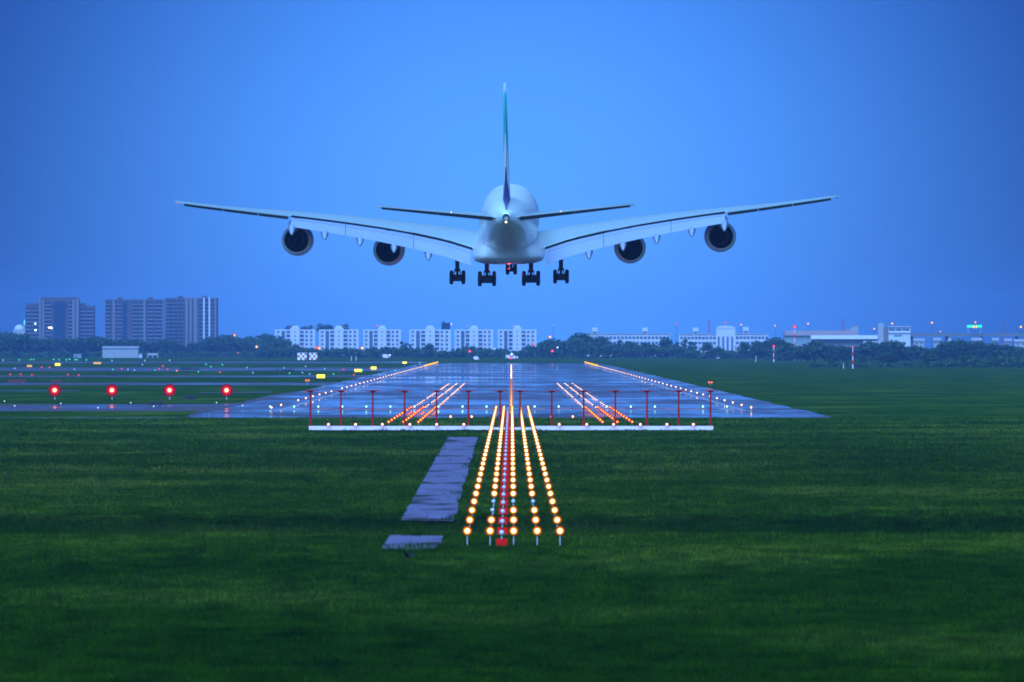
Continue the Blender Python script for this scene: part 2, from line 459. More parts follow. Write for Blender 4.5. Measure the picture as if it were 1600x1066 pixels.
# wide apron joining the runway on the left
poly_sheet("taxiway", [G(285, 653.5), (-37.9, 1309.5), (-37.9, 1800), G(470, 611), G(440, 615), G(410, 620.5), G(390, 625.5), G(372, 630), G(340, 631.6), (-140, gd(631.6)),
                       (-140, gd(642.2)), G(302, 642.8), G(312, 643.6), G(300, 647)], 0.008, M['taxi'])
def strip(name, x0, x1, ya, yb, flare=0):
    """taxiway strip between photo rows ya (far) and yb (near)"""
    da, db = gd(ya), gd(yb)
    pts = [(x0, db), (x0, da)]
    if flare:
        pts += [(x1 - flare, da), (x1 - flare * 0.4, da + flare * 1.2), (x1, da + flare * 4), (x1, db - flare * 4), (x1 - flare * 0.4, db - flare * 1.2), (x1 - flare, db)]
    else: pts += [(x1, da), (x1, db)]
    return poly_sheet(name, pts, 0.008, M['taxi'])
strip("taxiway", -190, -37.8, 598.0, 602.0, 7)
strip("taxiway", -210, -37.8, 587.0, 589.5, 9)
strip("taxiway", -330, -37.8, 574.5, 580.0, 12)
strip("taxiway", -420, -37.8, 565.3, 567.6, 0)
strip("service_road", -140, -38.6, 652.2, 654.0)
poly_sheet("service_road", [G(0, 610.3), G(125, 610.3), G(125, 611.4), G(0, 611.4)], 0.008, M['taxi'])
poly_sheet("service_road", [G(310, 613.0), G(420, 611.8), G(430, 613.8), G(310, 614.4)], 0.008, M['taxi'])
# markings
mk = MB()
def mark(x0, x1, y0, y1): mk.add([(x0,y0,0),(x1,y0,0),(x1,y1,0),(x0,y1,0)], [(0,1,2,3)])
for k in range(8):
    for s in (-1, 1):
        x = s * (2.6 + k * 3.6); mark(min(x, x + s * 1.8), max(x, x + s * 1.8), 1462, 1500)
for s in (-1, 1):
    for y0, cnt in ((1640, 3), (1800, 2), (1960, 2), (2110, 1)):
        for k in range(cnt):
            x = s * (9 + k * 3.3); mark(min(x, x + s * 1.8), max(x, x + s * 1.8), y0, y0 + 24)
    mark(s * 30.3 - .45, s * 30.3 + .45, 1445, 4640)
for y in range(1580, 4600, 60): mark(-.45, .45, y, y + 30)
mark(-30.3, 30.3, 1436, 1439)
mo = mk.build("runway_markings", M['paint'], loc=(0, 0, 0.016)); tag(mo, kind='structure')

# the old access road left of the approach lights, worn ragged edges
def ragged_road(name, y0, y1, xl, xr, seed, z):
    pts = []; y = y0
    while y < y1:
        pts.append((xr(y) + 0.13 * noise.noise(Vector((y * 0.03, seed, 0))) + 0.07 * noise.noise(Vector((y * 0.12, seed, 1))), y)); y += 3
    while y > y0:
        pts.append((xl(y) + 0.10 * noise.noise(Vector((y * 0.09, seed, 5))), y)); y -= 6
    vs = []; fs = []
    n = len(pts)
    me = bpy.data.meshes.new(name)
    me.from_pydata([(x, yy, 0.02 + z) for x, yy in pts], [], [tuple(range(n))]); me.materials.append(M['road'])
    o = bpy.data.objects.new(name, me); COL.objects.link(o); o.data.update()
    if o.data.polygons[0].normal.z < 0: o.data.flip_normals()
    return tag(o, kind='structure')
def band_road():
    m = M['road']; n, l = m.node_tree.nodes, m.node_tree.links; b = n['Principled BSDF']
    g = n.new('ShaderNodeNewGeometry'); mp = n.new('ShaderNodeMapping'); mp.inputs['Scale'].default_value = (.25, .055, 0)
    k = n.new('ShaderNodeTexNoise'); k.inputs['Scale'].default_value = 1.0; k.inputs['Detail'].default_value = 5
    l.new(g.outputs['Position'], mp.inputs[0]); l.new(mp.outputs[0], k.inputs['Vector'])
    r = n.new('ShaderNodeValToRGB'); l.new(k.outputs[0], r.inputs[0]); e = r.color_ramp.elements
    e[0].position = .37; e[0].color = (.30, .34, .20, 1); e[1].position = .47; e[1].color = (1, 1, 1, 1)
    x = n.new('ShaderNodeMix'); x.data_type = 'RGBA'; x.blend_type = 'MULTIPLY'; x.inputs['Factor'].default_value = 1
    src = b.inputs['Base Color'].links[0].from_socket; l.new(src, x.inputs[6]); l.new(r.outputs[0], x.inputs[7])
    for q in [q for q in n if q.type == 'BSDF_PRINCIPLED']: l.new(x.outputs[2], q.inputs['Base Color'])
band_road()
ragged_road("service_road", 548, 1036, lambda y: -5.5 - (y - 550) * 0.0009, lambda y: -2.85 - (y - 550) * 0.0006, 2.0, 0.055)
ragged_road("service_road", 468, 508, lambda y: -5.55, lambda y: -3.1 - max(0, 488 - y) * 0.02, 8.0, 0.055)

# ------------------------------------------------------------------ grass blades: one sheet of many small blades (stuff)
def in_road(x, y):
    return ((x > -5.75) & (x < -2.95) & (((y > 552) & (y < 1030)) | ((y > 471) & (y < 505))))
def build_grass():
    P = []; 
    def scatter(d0, d1, dens, w, h, spread=1.25):
        area = 0.5 * (d1 ** 2 - d0 ** 2) * (1600 / F) * spread
        n = int(area * dens)
        d = np.sqrt(rng.random(n) * (d1 ** 2 - d0 ** 2) + d0 ** 2)
        x = (rng.random(n) - 0.5) * (1600 / F) * spread * d
        return x, d, np.full(n, w), np.full(n, h)
    sets = [scatter(278, 360, 75, 0.030, 0.17), scatter(360, 500, 42, 0.040, 0.17), scatter(500, 750, 14, 0.065, 0.17),
            scatter(750, 1100, 5.0, 0.11, 0.17), scatter(1100, 1306, 2.5, 0.15, 0.17)]
    x = np.concatenate([s[0] for s in sets]); y = np.concatenate([s[1] for s in sets])
    w = np.concatenate([s[2] for s in sets]); h = np.concatenate([s[3] for s in sets])
    edge = np.clip((x + 3.6 + 0.25 * np.sin(y * .13) + .2 * np.sin(y * .41)) / 0.8, 0, 1) ** 2 + np.clip((-5.35 - x + .12 * np.sin(y * .2)) / 0.5, 0, 1) ** 2
    keep = ~in_road(x, y) | (rng.random(len(x)) < 0.012 + 0.8 * edge + 0.35 * (np.sin(y * 0.12 + 1.5 * np.sin(y * .031) + x * .1) > .93))
    # paved apron corner
    x, y, w, h = x[keep], y[keep], w[keep], h[keep]
    n = len(x)
    # clumpy height from cheap sums of sines, coarse noise
    cl = (np.sin(x * 0.9 + 1.7 * np.sin(y * 0.11)) + np.sin(y * 0.23 + 2.1 * np.sin(x * 0.37)) + np.sin(x * 2.3 + y * 0.31) * 0.7) / 2.7
    h = h * (0.60 + 1.1 * np.clip(cl, 0, 1) ** 2) * (0.6 + 0.8 * rng.random(n))
    tall = np.exp(-((y - 468) / 5.0) ** 2) * 0.10 + np.exp(-((y - 545) / 7.0) ** 2) * 0.10 + np.exp(-((y - 511) / 3.5) ** 2) * 0.10
    h = h + tall * rng.random(n)
    # isolated tussocks of rank grass
    spots = [(10.4, 391, 1.5, 5), (11.8, 386, 1.3, 4), (8.9, 394, 1.0, 4), (4.9, 412, 1.4, 4), (3.6, 402, 1.2, 5), (5.9, 399, 1.0, 4), (-6.8, 418, .9, 4), (-9.6, 372, 1.3, 4), (13.0, 470, 1.3, 5), (-3.2, 348, 1.0, 3), (1.9, 355, 1.1, 3), (-8.0, 436, .9, 4)]
    for k in range(70):
        yy = 300 + 750 * rng.random(); spots.append(((rng.random() - .5) * .1 * yy, yy, .4 + .9 * rng.random(), 2 + yy * .008))
    for (sx_, sy_, rx_, ry_) in spots:
        h = h + .22 * np.exp(-((x - sx_) / rx_) ** 2 - ((y - sy_) / ry_) ** 2) * (.5 + .8 * rng.random(n))
    z = np.array([field_z(a, b) for a, b in zip(np.round(x / 2) * 2, np.round(y / 4) * 4)]) if n < 50000 else None
    # ground heights by interpolation on a grid
    gxs = np.arange(-80, 80.1, 1.5); gys = np.arange(270, 1312, 3.0)
    gz = np.array([[field_z(float(a), float(b)) for a in gxs] for b in gys])
    fx = np.clip((x - gxs[0]) / 1.5, 0, len(gxs) - 1.001); fy = np.clip((y - gys[0]) / 3.0, 0, len(gys) - 1.001)
    ix, iy = fx.astype(int), fy.astype(int); tx, ty = fx - ix, fy - iy
    z = gz[iy, ix] * (1 - tx) * (1 - ty) + gz[iy, ix + 1] * tx * (1 - ty) + gz[iy + 1, ix] * (1 - tx) * ty + gz[iy + 1, ix + 1] * tx * ty
    a = rng.random(n) * math.pi
    lean = (rng.random((n, 2)) - 0.5) * 1.3 * h[:, None]
    v = np.empty((n, 3, 3), dtype=np.float32)
    v[:, 0, 0] = x - np.cos(a) * w / 2; v[:, 0, 1] = y - np.sin(a) * w / 2; v[:, 0, 2] = z - 0.03
    v[:, 1, 0] = x + np.cos(a) * w / 2; v[:, 1, 1] = y + np.sin(a) * w / 2; v[:, 1, 2] = z - 0.03
    v[:, 2, 0] = x + lean[:, 0]; v[:, 2, 1] = y + lean[:, 1]; v[:, 2, 2] = z + h
    me = bpy.data.meshes.new("grass")
    me.vertices.add(n * 3); me.vertices.foreach_set("co", v.ravel())
    me.loops.add(n * 3); me.loops.foreach_set("vertex_index", np.arange(n * 3, dtype=np.int32))
    me.polygons.add(n); me.polygons.foreach_set("loop_start", np.arange(0, n * 3, 3, dtype=np.int32))
    me.polygons.foreach_set("loop_total", np.full(n, 3, dtype=np.int32))
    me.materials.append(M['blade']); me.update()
    o = bpy.data.objects.new("grass", me); COL.objects.link(o)
    tag(o, "rough dark green grass covering the field before the runway", "grass", kind='stuff')
    print("GRASS", n)
build_grass()

# ------------------------------------------------------------------ the airliner
def airfoil(chord, thick, n=9, sharp=0.12):
    """closed ring of (y along chord, z): y=0 leading edge, y=-chord trailing edge"""
    up, lo = [], []
    for i in range(n + 1):
        t = (1 - math.cos(math.pi * i / n)) / 2
        th = 5 * thick * (0.2969 * math.sqrt(t) - 0.126 * t - 0.3516 * t * t + 0.2843 * t ** 3 - 0.1015 * t ** 4)
        te = sharp * t * thick
        up.append((-t * chord, (th * 1.15 + te * .5) * chord)); lo.append((-t * chord, (-th * 0.85 - te * .5) * chord))
    return up + lo[::-1]

plane = thing("airliner", "large white four engined double deck airliner descending over the approach lights with its gear down", "airliner")
PL = Vector((gx(795.0, 1340), 1340.0, 23.15))
plane.location = PL
plane.rotation_euler = Euler((R(2.6), R(-0.5), R(-0.5)), 'XYZ')

# fuselage: (y, z centre, half width, half height up, half height down)
ST = [(35.2, -1.6, .05, .05, .05), (34.7, -1.5, 1.0, .9, .9), (33.5, -1.3, 1.9, 1.8, 1.7), (31, -.9, 2.8, 2.9, 2.6), (28, -.4, 3.35, 3.8, 3.3), (24, 0, 3.57, 4.2, 3.9),
      (18, 0, 3.57, 4.2, 4.1), (8, 0, 3.57, 4.2, 4.1), (-2, 0, 3.57, 4.2, 4.1), (-8, .05, 3.55, 4.15, 3.95), (-13, .35, 3.4, 3.8, 3.75), (-18, .8, 3.08, 3.3, 3.35),
      (-23, 1.25, 2.55, 2.72, 2.75), (-27, 1.6, 1.98, 2.12, 2.1), (-31, 1.85, 1.28, 1.4, 1.38), (-34, 2.0, .66, .74, .72), (-35.6, 2.05, .40, .42, .42)]
def fus_ring(y, zc, w, hu, hd, n=40):
    r = []
    for k in range(n):
        t = 2 * math.pi * k / n
        c, s = math.cos(t), math.sin(t)
        e = 0.92
        r.append((w * math.copysign(abs(c) ** e, c), y, zc + (hu if s > 0 else hd) * math.copysign(abs(s) ** e, s)))
    return r
def interp_st(y):
    for a, b in zip(ST, ST[1:]):
        if b[0] <= y <= a[0]:
            t = (a[0] - y) / (a[0] - b[0]); return tuple(p + (q - p) * t for p, q in zip(a, b))
rings = []
for a, b in zip(ST, ST[1:]):
    k = 3
    for i in range(k): rings.append(fus_ring(*[p + (q - p) * i / k for p, q in zip(a, b)]))
rings.append(fus_ring(*ST[-1]))
fus = MB().loft(rings).build("fuselage", M['white'], plane, smooth=True)
sm = fus.modifiers.new("smooth", 'SMOOTH'); sm.iterations = 3; sm.factor = 0.5
# belly fairing
rb = []
for y, w, zt, zb in ((17, 2.4, -1.8, -4.05), (14, 3.6, -1.2, -4.35), (9, 4.2, -1.0, -4.60), (0, 4.35, -1.0, -4.66), (-6, 4.35, -1.0, -4.62), (-10, 4.15, -1.2, -4.45), (-13, 3.7, -1.5, -4.15), (-16, 2.6, -1.8, -3.5)):
    r = []
    for k in range(28):
        t = 2 * math.pi * k / 28; c, s = math.cos(t), math.sin(t)
        zc = (zt + zb) / 2 - .5
        zz = zc + ((zt - zc) if s > 0 else (zc - zb)) * math.copysign(abs(s) ** .55, s)
        r.append((w * math.copysign(abs(c) ** .62, c) * (1.0 if s < 0 else (1 - .13 * s)), y, zz))
    rb.append(r)
M['belly'] = mat('belly fairing paint', (0.70, 0.66, 0.70), 0.25, 0.5, var=0.06, scale=0.5)
MB().loft(rb).build("belly_fairing", M['belly'], plane, smooth=True)
# tail exhaust and white tail lamp
MB().lathe([(.40, -35.5), (.44, -35.9), (.33, -35.95), (.30, -35.3), (.0, -35.25)], c=(0, 0, 2.05), n=20).build("exhaust_outlet", M['dark'], fus, smooth=True)
L['tail'] = lamp_mat('tail lamp glass', (1, .92, .85), (1, .8, .7), 1.6, .6, .2, .5)
def ball(name, m, parent, loc, r=0.2, sy=.6, n=10):
    b = MB(); prof = [(r * math.sin(math.pi * i / 6), -r * sy * math.cos(math.pi * i / 6)) for i in range(7)]
    b.lathe(prof, n=n); return b.build(name, lens(m, r), parent, loc, smooth=True)
ball("tail_lamp", L['tail'], fus, (0, -35.85, 1.52), .2)
# seam lines on the rear fuselage (thin dark rings proud of the skin)
for y in (-13.0, -21.5):
    st = interp_st(y); st2 = interp_st(y - .06)
    a = fus_ring(st[0], st[1], st[2] + .004, st[3] + .004, st[4] + .004); b = fus_ring(st2[0], st2[1], st2[2] + .004, st2[3] + .004, st2[4] + .004)
    MB().loft([a, b], caps=False).build("skin_seam", M['flap'], fus, smooth=True)

ball("beacon_lamp", L['pinkred'], fus, (0, -2.0, -5.28), .12)
bl = bpy.data.lights.new("belly_beacon", 'POINT'); bl.energy = 160; bl.color = (1, .05, .03); bl.shadow_soft_size = .1
blo = bpy.data.objects.new("belly_beacon", bl); COL.objects.link(blo); blo.parent = fus; blo.location = (0, -2.6, -5.6)
# wings ------------------------------------------------------------
# X, leading edge y, fixed trailing y, z at trailing, incidence, thickness ratio
WG = [(2.0, 13.8, -3.0, -3.25, 3.4, .125), (4.2, 12.3, -3.1, -2.86, 3.4, .12), (7.5, 10.1, -3.2, -1.80, 3.0, .11), (11.4, 7.5, -3.6, -.92, 2.6, .10), (15, 5.1, -4.9, -.20, 2.2, .10), (19.5, 2.1, -6.5, .55, 1.9, .095),
      (23, -.2, -7.8, 1.08, 1.6, .09), (26.0, -2.2, -8.9, 1.50, 1.3, .09)]
WO = [(26.0, -2.2, -9.1, 1.50, 1.3, .085), (30, -4.9, -10.6, 2.05, .7, .072), (34, -7.6, -12.2, 2.62, .3, .062), (37.5, -9.9, -13.8, 3.15, .1, .06), (39.7, -11.9, -15.0, 3.52, .0, .06)]
def wing_ring(s, X, le, te, z, inc, th):
    c = le - te; ci, si = math.cos(R(inc)), math.sin(R(inc)); r = []
    for (y, zz) in airfoil(c, th):
        yy = y + c                                   # from the trailing edge
        r.append((s * X, te + yy * ci - zz * si, z + yy * si + zz * ci))
    return r
def wpoint(X, tab):
    for a, b in zip(tab, tab[1:]):
        if a[0] <= X <= b[0]:
            t = (X - a[0]) / (b[0] - a[0]); return [p + (q - p) * t for p, q in zip(a, b)]
def shade_underside(ob, mats, zthr=0.0):
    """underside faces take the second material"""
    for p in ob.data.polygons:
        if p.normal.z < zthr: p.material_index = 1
for s in (-1, 1):
    b = MB(); b.loft([wing_ring(s, *w) for w in WG] + [wing_ring(s, *w) for w in WO[1:]])
    wing = b.build("wing", [M['wingtop'], M['wingshade']], plane, smooth=True)
    shade_underside(wing, None, -0.25)
    # dark slot behind the fixed trailing edge
    b = MB()
    pts = []
    for i in range(17):
        X = 4.35 + (26.0 - 4.35) * i / 16; w = wpoint(X, WG)
        t = .13 if X < 12 else .10
        pts.append([(s*X, w[2] - .02, w[3] + t), (s*X, w[2] - .02, w[3] - t * 1.3), (s*X, w[2] + .5, w[3] - t), (s*X, w[2] + .5, w[3] + t)])
    b.loft(pts).build("flap_slot", M['dark'], wing)
    # flaps: three panels, each a thin curved aerofoil hanging below the slot
    for (xa, xb) in ((4.5, 11.40), (11.46, 19.50), (19.56, 26.0)):
        b = MB(); rr = []
        for i in range(7):
            X = xa + (xb - xa) * i / 6; w = wpoint(X, WG)
            u = (X - 4.3) / 21.7
            dn = 1.80 + (1.02 - 1.80) * u; bk = 2.9 + (1.5 - 2.9) * u
            y0, z0 = w[2] - .10, w[3] - .17
            prof = []
            K = 7
            for k in range(K + 1):
                t = k / K; bulge = .20 * math.sin(math.pi * min(1, t * 1.0)) * (1 - t * .5)
                prof.append((y0 - bk * t, z0 - dn * (t ** 1.08) + bulge * .55))
            for k in range(K, -1, -1):
                t = k / K; th = .02 + .30 * (1 - t) * min(1, (t + .08) * 6)
                prof.append((y0 - bk * t + .1 * (1-t), z0 - dn * (t ** 1.08) - th))
            rr.append([(s * X, p[0], p[1]) for p in prof])
        b.loft(rr)
        fl = b.build("flap", [M['flap'], M['wingshade']], wing, smooth=False)
        shade_underside(fl, None, -0.3)
        # seam strip closing the joint to the next panel
        if xb < 25:
            q = [[(p[0] + s * (.012 + e_), p[1], p[2] + .014) for p in rr[-1]] for e_ in (-.03, .10)]
            MB().loft(q).build("panel_joint", M['joint'] if 'joint' in M else M.setdefault('joint', mat('joint grey', (.07, .07, .12), .6)), fl)
        # tab line across the flap
        b = MB(); q = []
        for i in range(9):
            X = xa + .15 + (xb - xa - .3) * i / 8; w = wpoint(X, WG); u = (X - 4.3) / 21.7
            dn = 1.80 + (1.02 - 1.80) * u; bk = 2.9 + (1.5 - 2.9) * u; t = .30
            y = w[2] - .10 - bk * t; z = w[3] - .17 - dn * t ** 1.08 + .11 * .86 + .012
            q.append([(s*X, y + .04, z + .03), (s*X, y - .05, z - .02), (s*X, y - .05, z - .06), (s*X, y + .04, z - .01)])
        b.loft(q).build("tab_line", M['seam'] if 'seam' in M else M.setdefault('seam', mat('seam grey', (.22, .21, .27), .6)), fl)
    # ailerons, trailing edge up, three panels
    for (xa, xb) in ((26.35, 29.9), (30.0, 34.0), (34.1, 38.6)):
        b = MB(); rr = []
        for i in range(4):
            X = xa + (xb - xa) * i / 3; w = wpoint(X, WO); c = 1.55 - (X - 26) * .055
            y0, z0 = w[2] + .15, w[3]
            rr.append([(s*X, y0, z0 + .10), (s*X, y0 - c, z0 + .02), (s*X, y0 - c, z0 - .03), (s*X, y0 - .1, z0 - .42 + (X-26)*.008)])
        ail = b.loft(rr).build("aileron", [M['wingtop'], M['wingshade']], wing)
        shade_underside(ail, None, 0.05)
    # flap track fairings: pointed canoes
    for X in (9.65, 13.75, 17.8, 22.0, 25.9):
        w = wpoint(min(X, 25.99), WG); u = (X - 4.3) / 21.7
        dn = 1.80 + (1.02 - 1.80) * u; bk = 2.9 + (1.5 - 2.9) * u
        b = MB(); rr = []
        ybase = w[2] - bk * .7; zb = w[3] - .15 - dn - .10
        for t, wd, hh, dzz in ((0, .05, .05, .8), (.12, .34, .40, .6), (.4, .46, .62, .3), (.7, .46, .72, -.05), (.9, .30, .62, -.35), (1.0, .03, .12, -.85)):
            y = ybase + 4.2 - 6.0 * t; r = []
            for k in range(12):
                a = 2 * math.pi * k / 12
                r.append((s * X + wd * math.cos(a), y, zb + dzz * .9 + hh * math.sin(a) * (1 if math.sin(a) < 0 else .7)))
            rr.append(r)
        b.loft(rr).build("track_fairing", M['flap'], wing, smooth=True)
    # wing tip lamp
    ball("wingtip_lamp", lamp_mat('port wingtip lamp', (1, .2, .2), (1, .03, .05), 1.2, .6, .1) if s < 0 else lamp_mat('starboard wingtip lamp', (.05, .5, .3), (.02, .3, .2), .3, .2, .2), wing, (s * 39.3, -15.15, 3.33), .10)
    # engines ------------------------------------------------------
    for X, yc, zc, toe in ((14.62, 6.0, -3.20, 1.0), (25.5, -.6, -1.66, 1.3)):
        eng = MB()
        # nacelle: outer shell turning into the fan duct
        prof = [(1.45, 2.9), (1.60, 3.15), (1.75, 2.8), (1.88, 1.8), (1.93, .6), (1.90, -.5), (1.80, -1.5), (1.64, -2.4), (1.53, -2.9), (1.49, -2.92), (1.47, -2.5), (1.45, -1.0)]
        eng.lathe(prof, n=40)
        e = eng.build("engine", M['nacelle'] if 'nacelle' in M else M.setdefault('nacelle', mat('engine cowl paint', (.90, .88, .92), .2, .5, 0.0, var=.04, scale=.8)), plane, (s * X, yc, zc), smooth=True)
        e.rotation_euler = (R(-1.5), 0, R(s * toe))
        MB().lathe([(1.46, -1.2), (1.44, -.4), (.02, -.4)], n=32).build("fan_duct", M['dark'], e, smooth=False)
        MB().lathe([(1.05, -.5), (1.02, -1.8), (.86, -3.3), (.80, -3.35), (.78, -2.0)], n=28).build("core_nozzle", M['core'] if 'core' in M else M.setdefault('core', mat('burnt nozzle metal', (.008, .009, .012), .5, .3, .6)), e, smooth=True)
        MB().lathe([(.55, -1.8), (.42, -3.2), (.18, -4.0), (.02, -4.2)], n=20).build("exhaust_cone", M['core'], e, smooth=True)
        # pylon
        w = wpoint(min(X, 25.9), WG)
        b = MB(); top = (w[3] - zc) + .3
        b.loft([[(-.22, 2.2, 1.5), (.22, 2.2, 1.5), (.22, 2.0, 1.95), (-.22, 2.0, 1.95)],
                [(-.28, 0, 1.2), (.28, 0, 1.2), (.28, .2, top), (-.28, .2, top)],
                [(-.22, -4.5, 1.1), (.22, -4.5, 1.1), (.22, -4.6, top - .1), (-.22, -4.6, top - .1)],
                [(-.05, -7.0, top - .9), (.05, -7.0, top - .9), (.05, -7.2, top - .4), (-.05, -7.2, top - .4)]]).build("pylon", M['wingtop'], e)

# tailplane
for s in (-1, 1):
    TP = [(0.6, -23.0, -34.2, 1.80, -1.2, .10), (3.0, -24.6, -34.3, 2.05, -1.2, .10), (9.0, -28.8, -35.8, 2.72, -1.0, .09), (15.1, -33.3, -37.6, 3.42, -.8, .08)]
    rr = []
    for X, le, te, z, inc, th in TP:
        te2 = te + (le - te) * .28
        rr.append(wing_ring(s, X, le, te2, z, inc, th))
    tp = MB().loft(rr).build("tailplane", [M['wingtop'], M['wingshade']], plane, smooth=True)
    shade_underside(tp, None, -0.05)
    for xa, xb in ((1.6, 8.0), (8.05, 14.6)):
        rr = []
        for i in range(4):
            X = xa + (xb - xa) * i / 3
            for a, b2 in zip(TP, TP[1:]):
                if a[0] <= X <= b2[0]:
                    t = (X - a[0]) / (b2[0] - a[0]); le, te, z = [a[k] + (b2[k] - a[k]) * t for k in (1, 2, 3)]
            c = (le - te) * .28; y0 = te + c; hgt = .30 * c / 3 + .10
            rr.append([(s*X, y0, z + .16 * c / 3), (s*X, y0 - c, z + .18 * c / 3), (s*X, y0 - c, z + .14 * c / 3), (s*X, y0 + .05, z - hgt)])
        el = MB().loft(rr).build("elevator", [M['wingtop'], M['wingshade']], tp)
        shade_underside(el, None, 0.05)
    ball("tailplane_lamp", L['tail'], tp, (s * 6.45, -34.8, 2.68), .10)
# fin with painted bands
def fin_mat():
    m = bpy.data.materials.new('fin livery'); m.use_nodes = True
    n, l = m.node_tree.nodes, m.node_tree.links; b = n['Principled BSDF']
    b.inputs['Roughness'].default_value = .25
    t = n.new('ShaderNodeTexCoord'); sp = n.new('ShaderNodeSeparateXYZ'); l.new(t.outputs['Object'], sp.inputs[0])
    y = n.new('ShaderNodeMath'); y.operation = 'MULTIPLY_ADD'; l.new(sp.outputs[1], y.inputs[0]); y.inputs[1].default_value = .35; l.new(sp.outputs[2], y.inputs[2])
    w = n.new('ShaderNodeTexNoise'); w.inputs['Scale'].default_value = .12; l.new(t.outputs['Object'], w.inputs['Vector'])
    a = n.new('ShaderNodeMath'); a.operation = 'MULTIPLY_ADD'; l.new(w.outputs[0], a.inputs[0]); a.inputs[1].default_value = 2.5; l.new(y.outputs[0], a.inputs[2])
    mr = n.new('ShaderNodeMapRange'); l.new(a.outputs[0], mr.inputs['Value']); mr.inputs['From Min'].default_value = -10.0; mr.inputs['From Max'].default_value = 8.0
    cr = n.new('ShaderNodeValToRGB'); l.new(mr.outputs[0], cr.inputs[0]); cr.color_ramp.interpolation = 'CONSTANT'
    e = cr.color_ramp.elements
    cols = [(0, (.8, .8, .8)), (.13, (.05, .05, .22)), (.37, (.8, .8, .8)), (.56, (.06, .55, .55)), (.86, (.8, .8, .8))]
    e[0].position = 0; e[0].color = (*cols[0][1], 1); e[1].position = cols[1][0]; e[1].color = (*cols[1][1], 1)
    for p, c in cols[2:]:
        q = e.new(p); q.color = (*c, 1)
    l.new(cr.outputs[0], b.inputs['Base Color']); return m
M['fin'] = fin_mat()
FN = [(1.9, -17.0, -33.6, .98), (3.6, -21.0, -33.9, .80), (6.0, -23.4, -34.4, .62), (9.7, -27.2, -35.4, .52), (13.5, -30.8, -36.4, .40), (17.8, -34.2, -37.4, .26)]
rr = []; rud = []
for z, le, te, hw in FN:
    c = le - te; tr = te + c * .26; r = []
    prof = [(0, 0), (.04, .35), (.15, .75), (.35, 1.0), (.6, .86), (1.0, .48)]
    for t, wd in prof: r.append((hw * wd * .58, le - (le - tr) * t, z))
    for t, wd in prof[::-1]: r.append((-hw * wd * .58, le - (le - tr) * t, z))
    rr.append(r)
    rud.append([(hw * .27, tr - .03, z), (.03, te, z), (-.03, te, z), (-hw * .27, tr - .03, z)])
fin = MB().loft(rr).build("fin", M['fin'], plane, smooth=True)
MB().loft(rud).build("rudder", M['fin'], fin)
# landing gear
def tyre_mesh():
    b = MB(); b.lathe([(.30, -.22), (.50, -.235), (.64, -.21), (.70, -.13), (.715, 0), (.70, .13), (.64, .21), (.50, .235), (.30, .22), (.26, 0)], axis='X', n=22)
    b.tube((-.16, 0, 0), (.16, 0, 0), .3, n=12, mi=1); return b
def gear(name, x, y, z_top, z_axle, tr, nax, tilt):
    g = MB()
    g.tube((0, 0, z_top), (0, 0, z_axle + .9), .30, .26, 12)
    g.tube((0, 0, z_axle + 1.0), (0, 0, z_axle), .17, .17, 10)
    g.box(-.34, .34, -.3, .3, z_axle + .72, z_axle + 1.02)
    g.tube((.0, 1.4, z_top), (0, .1, z_axle + 1.1), .10, n=8)
    for sx in (-1, 1): g.tube((sx * .30, -.3, z_axle + 1.0), (sx * .45, -.5, z_axle - .35), .06, n=6)
    ln = (nax - 1) * .85
    g.tube((0, -ln, z_axle + tilt * -ln), (0, ln, z_axle + tilt * ln), .20, n=10)
    for i in range(nax):
        yy = -ln + 2 * ln * i / max(1, nax - 1) if nax > 1 else 0
        g.tube((-tr, yy, z_axle + tilt * yy), (tr, yy, z_axle + tilt * yy), .11, n=8)
        g.box(-tr + .2, tr - .2, yy - .15, yy + .15, z_axle + tilt * yy - .33, z_axle + tilt * yy + .2)
    o = g.build(name, M['steel'], plane, (x, y, 0))
    for i in range(nax):
        yy = -ln + 2 * ln * i / max(1, nax - 1) if nax > 1 else 0
        for sx in (-1, 1):
            w = bpy.data.objects.new("wheel", WHEEL); COL.objects.link(w); w.parent = o
            w.location = (sx * tr, yy, z_axle + tilt * yy)
    return o
_w = tyre_mesh().build("wheel", [M['tyre'], M['steel']], smooth=True); WHEEL = _w.data; bpy.data.objects.remove(_w)
for s in (-1, 1):
    gear("wing_landing_gear", s * 6.25, -.5, -2.2, -6.35, .72, 2, .12)
    gear("body_landing_gear", s * 2.65, -3.5, -4.3, -6.42, .86, 3, .08)
    MB().loft([[(s*6.75, .6, -2.6), (s*6.82, .6, -2.6), (s*6.82, -.8, -2.6), (s*6.75, -.8, -2.6)], [(s*6.62, .5, -4.4), (s*6.67, .5, -4.4), (s*6.67, -.7, -4.4), (s*6.62, -.7, -4.4)]]).build("gear_door", M['belly'], plane)
    MB().loft([[(s*1.35, 2.6, -4.3), (s*1.42, 2.6, -4.3), (s*1.42, 1.0, -4.3), (s*1.35, 1.0, -4.3)], [(s*1.2, 2.6, -5.0), (s*1.26, 2.6, -5.0), (s*1.26, 1.0, -5.0), (s*1.2, 1.0, -5.0)]]).build("gear_door", M['belly'], plane)
g = gear("nose_landing_gear", 0.0, 29.5, -3.2, -6.55, .47, 1, 0)

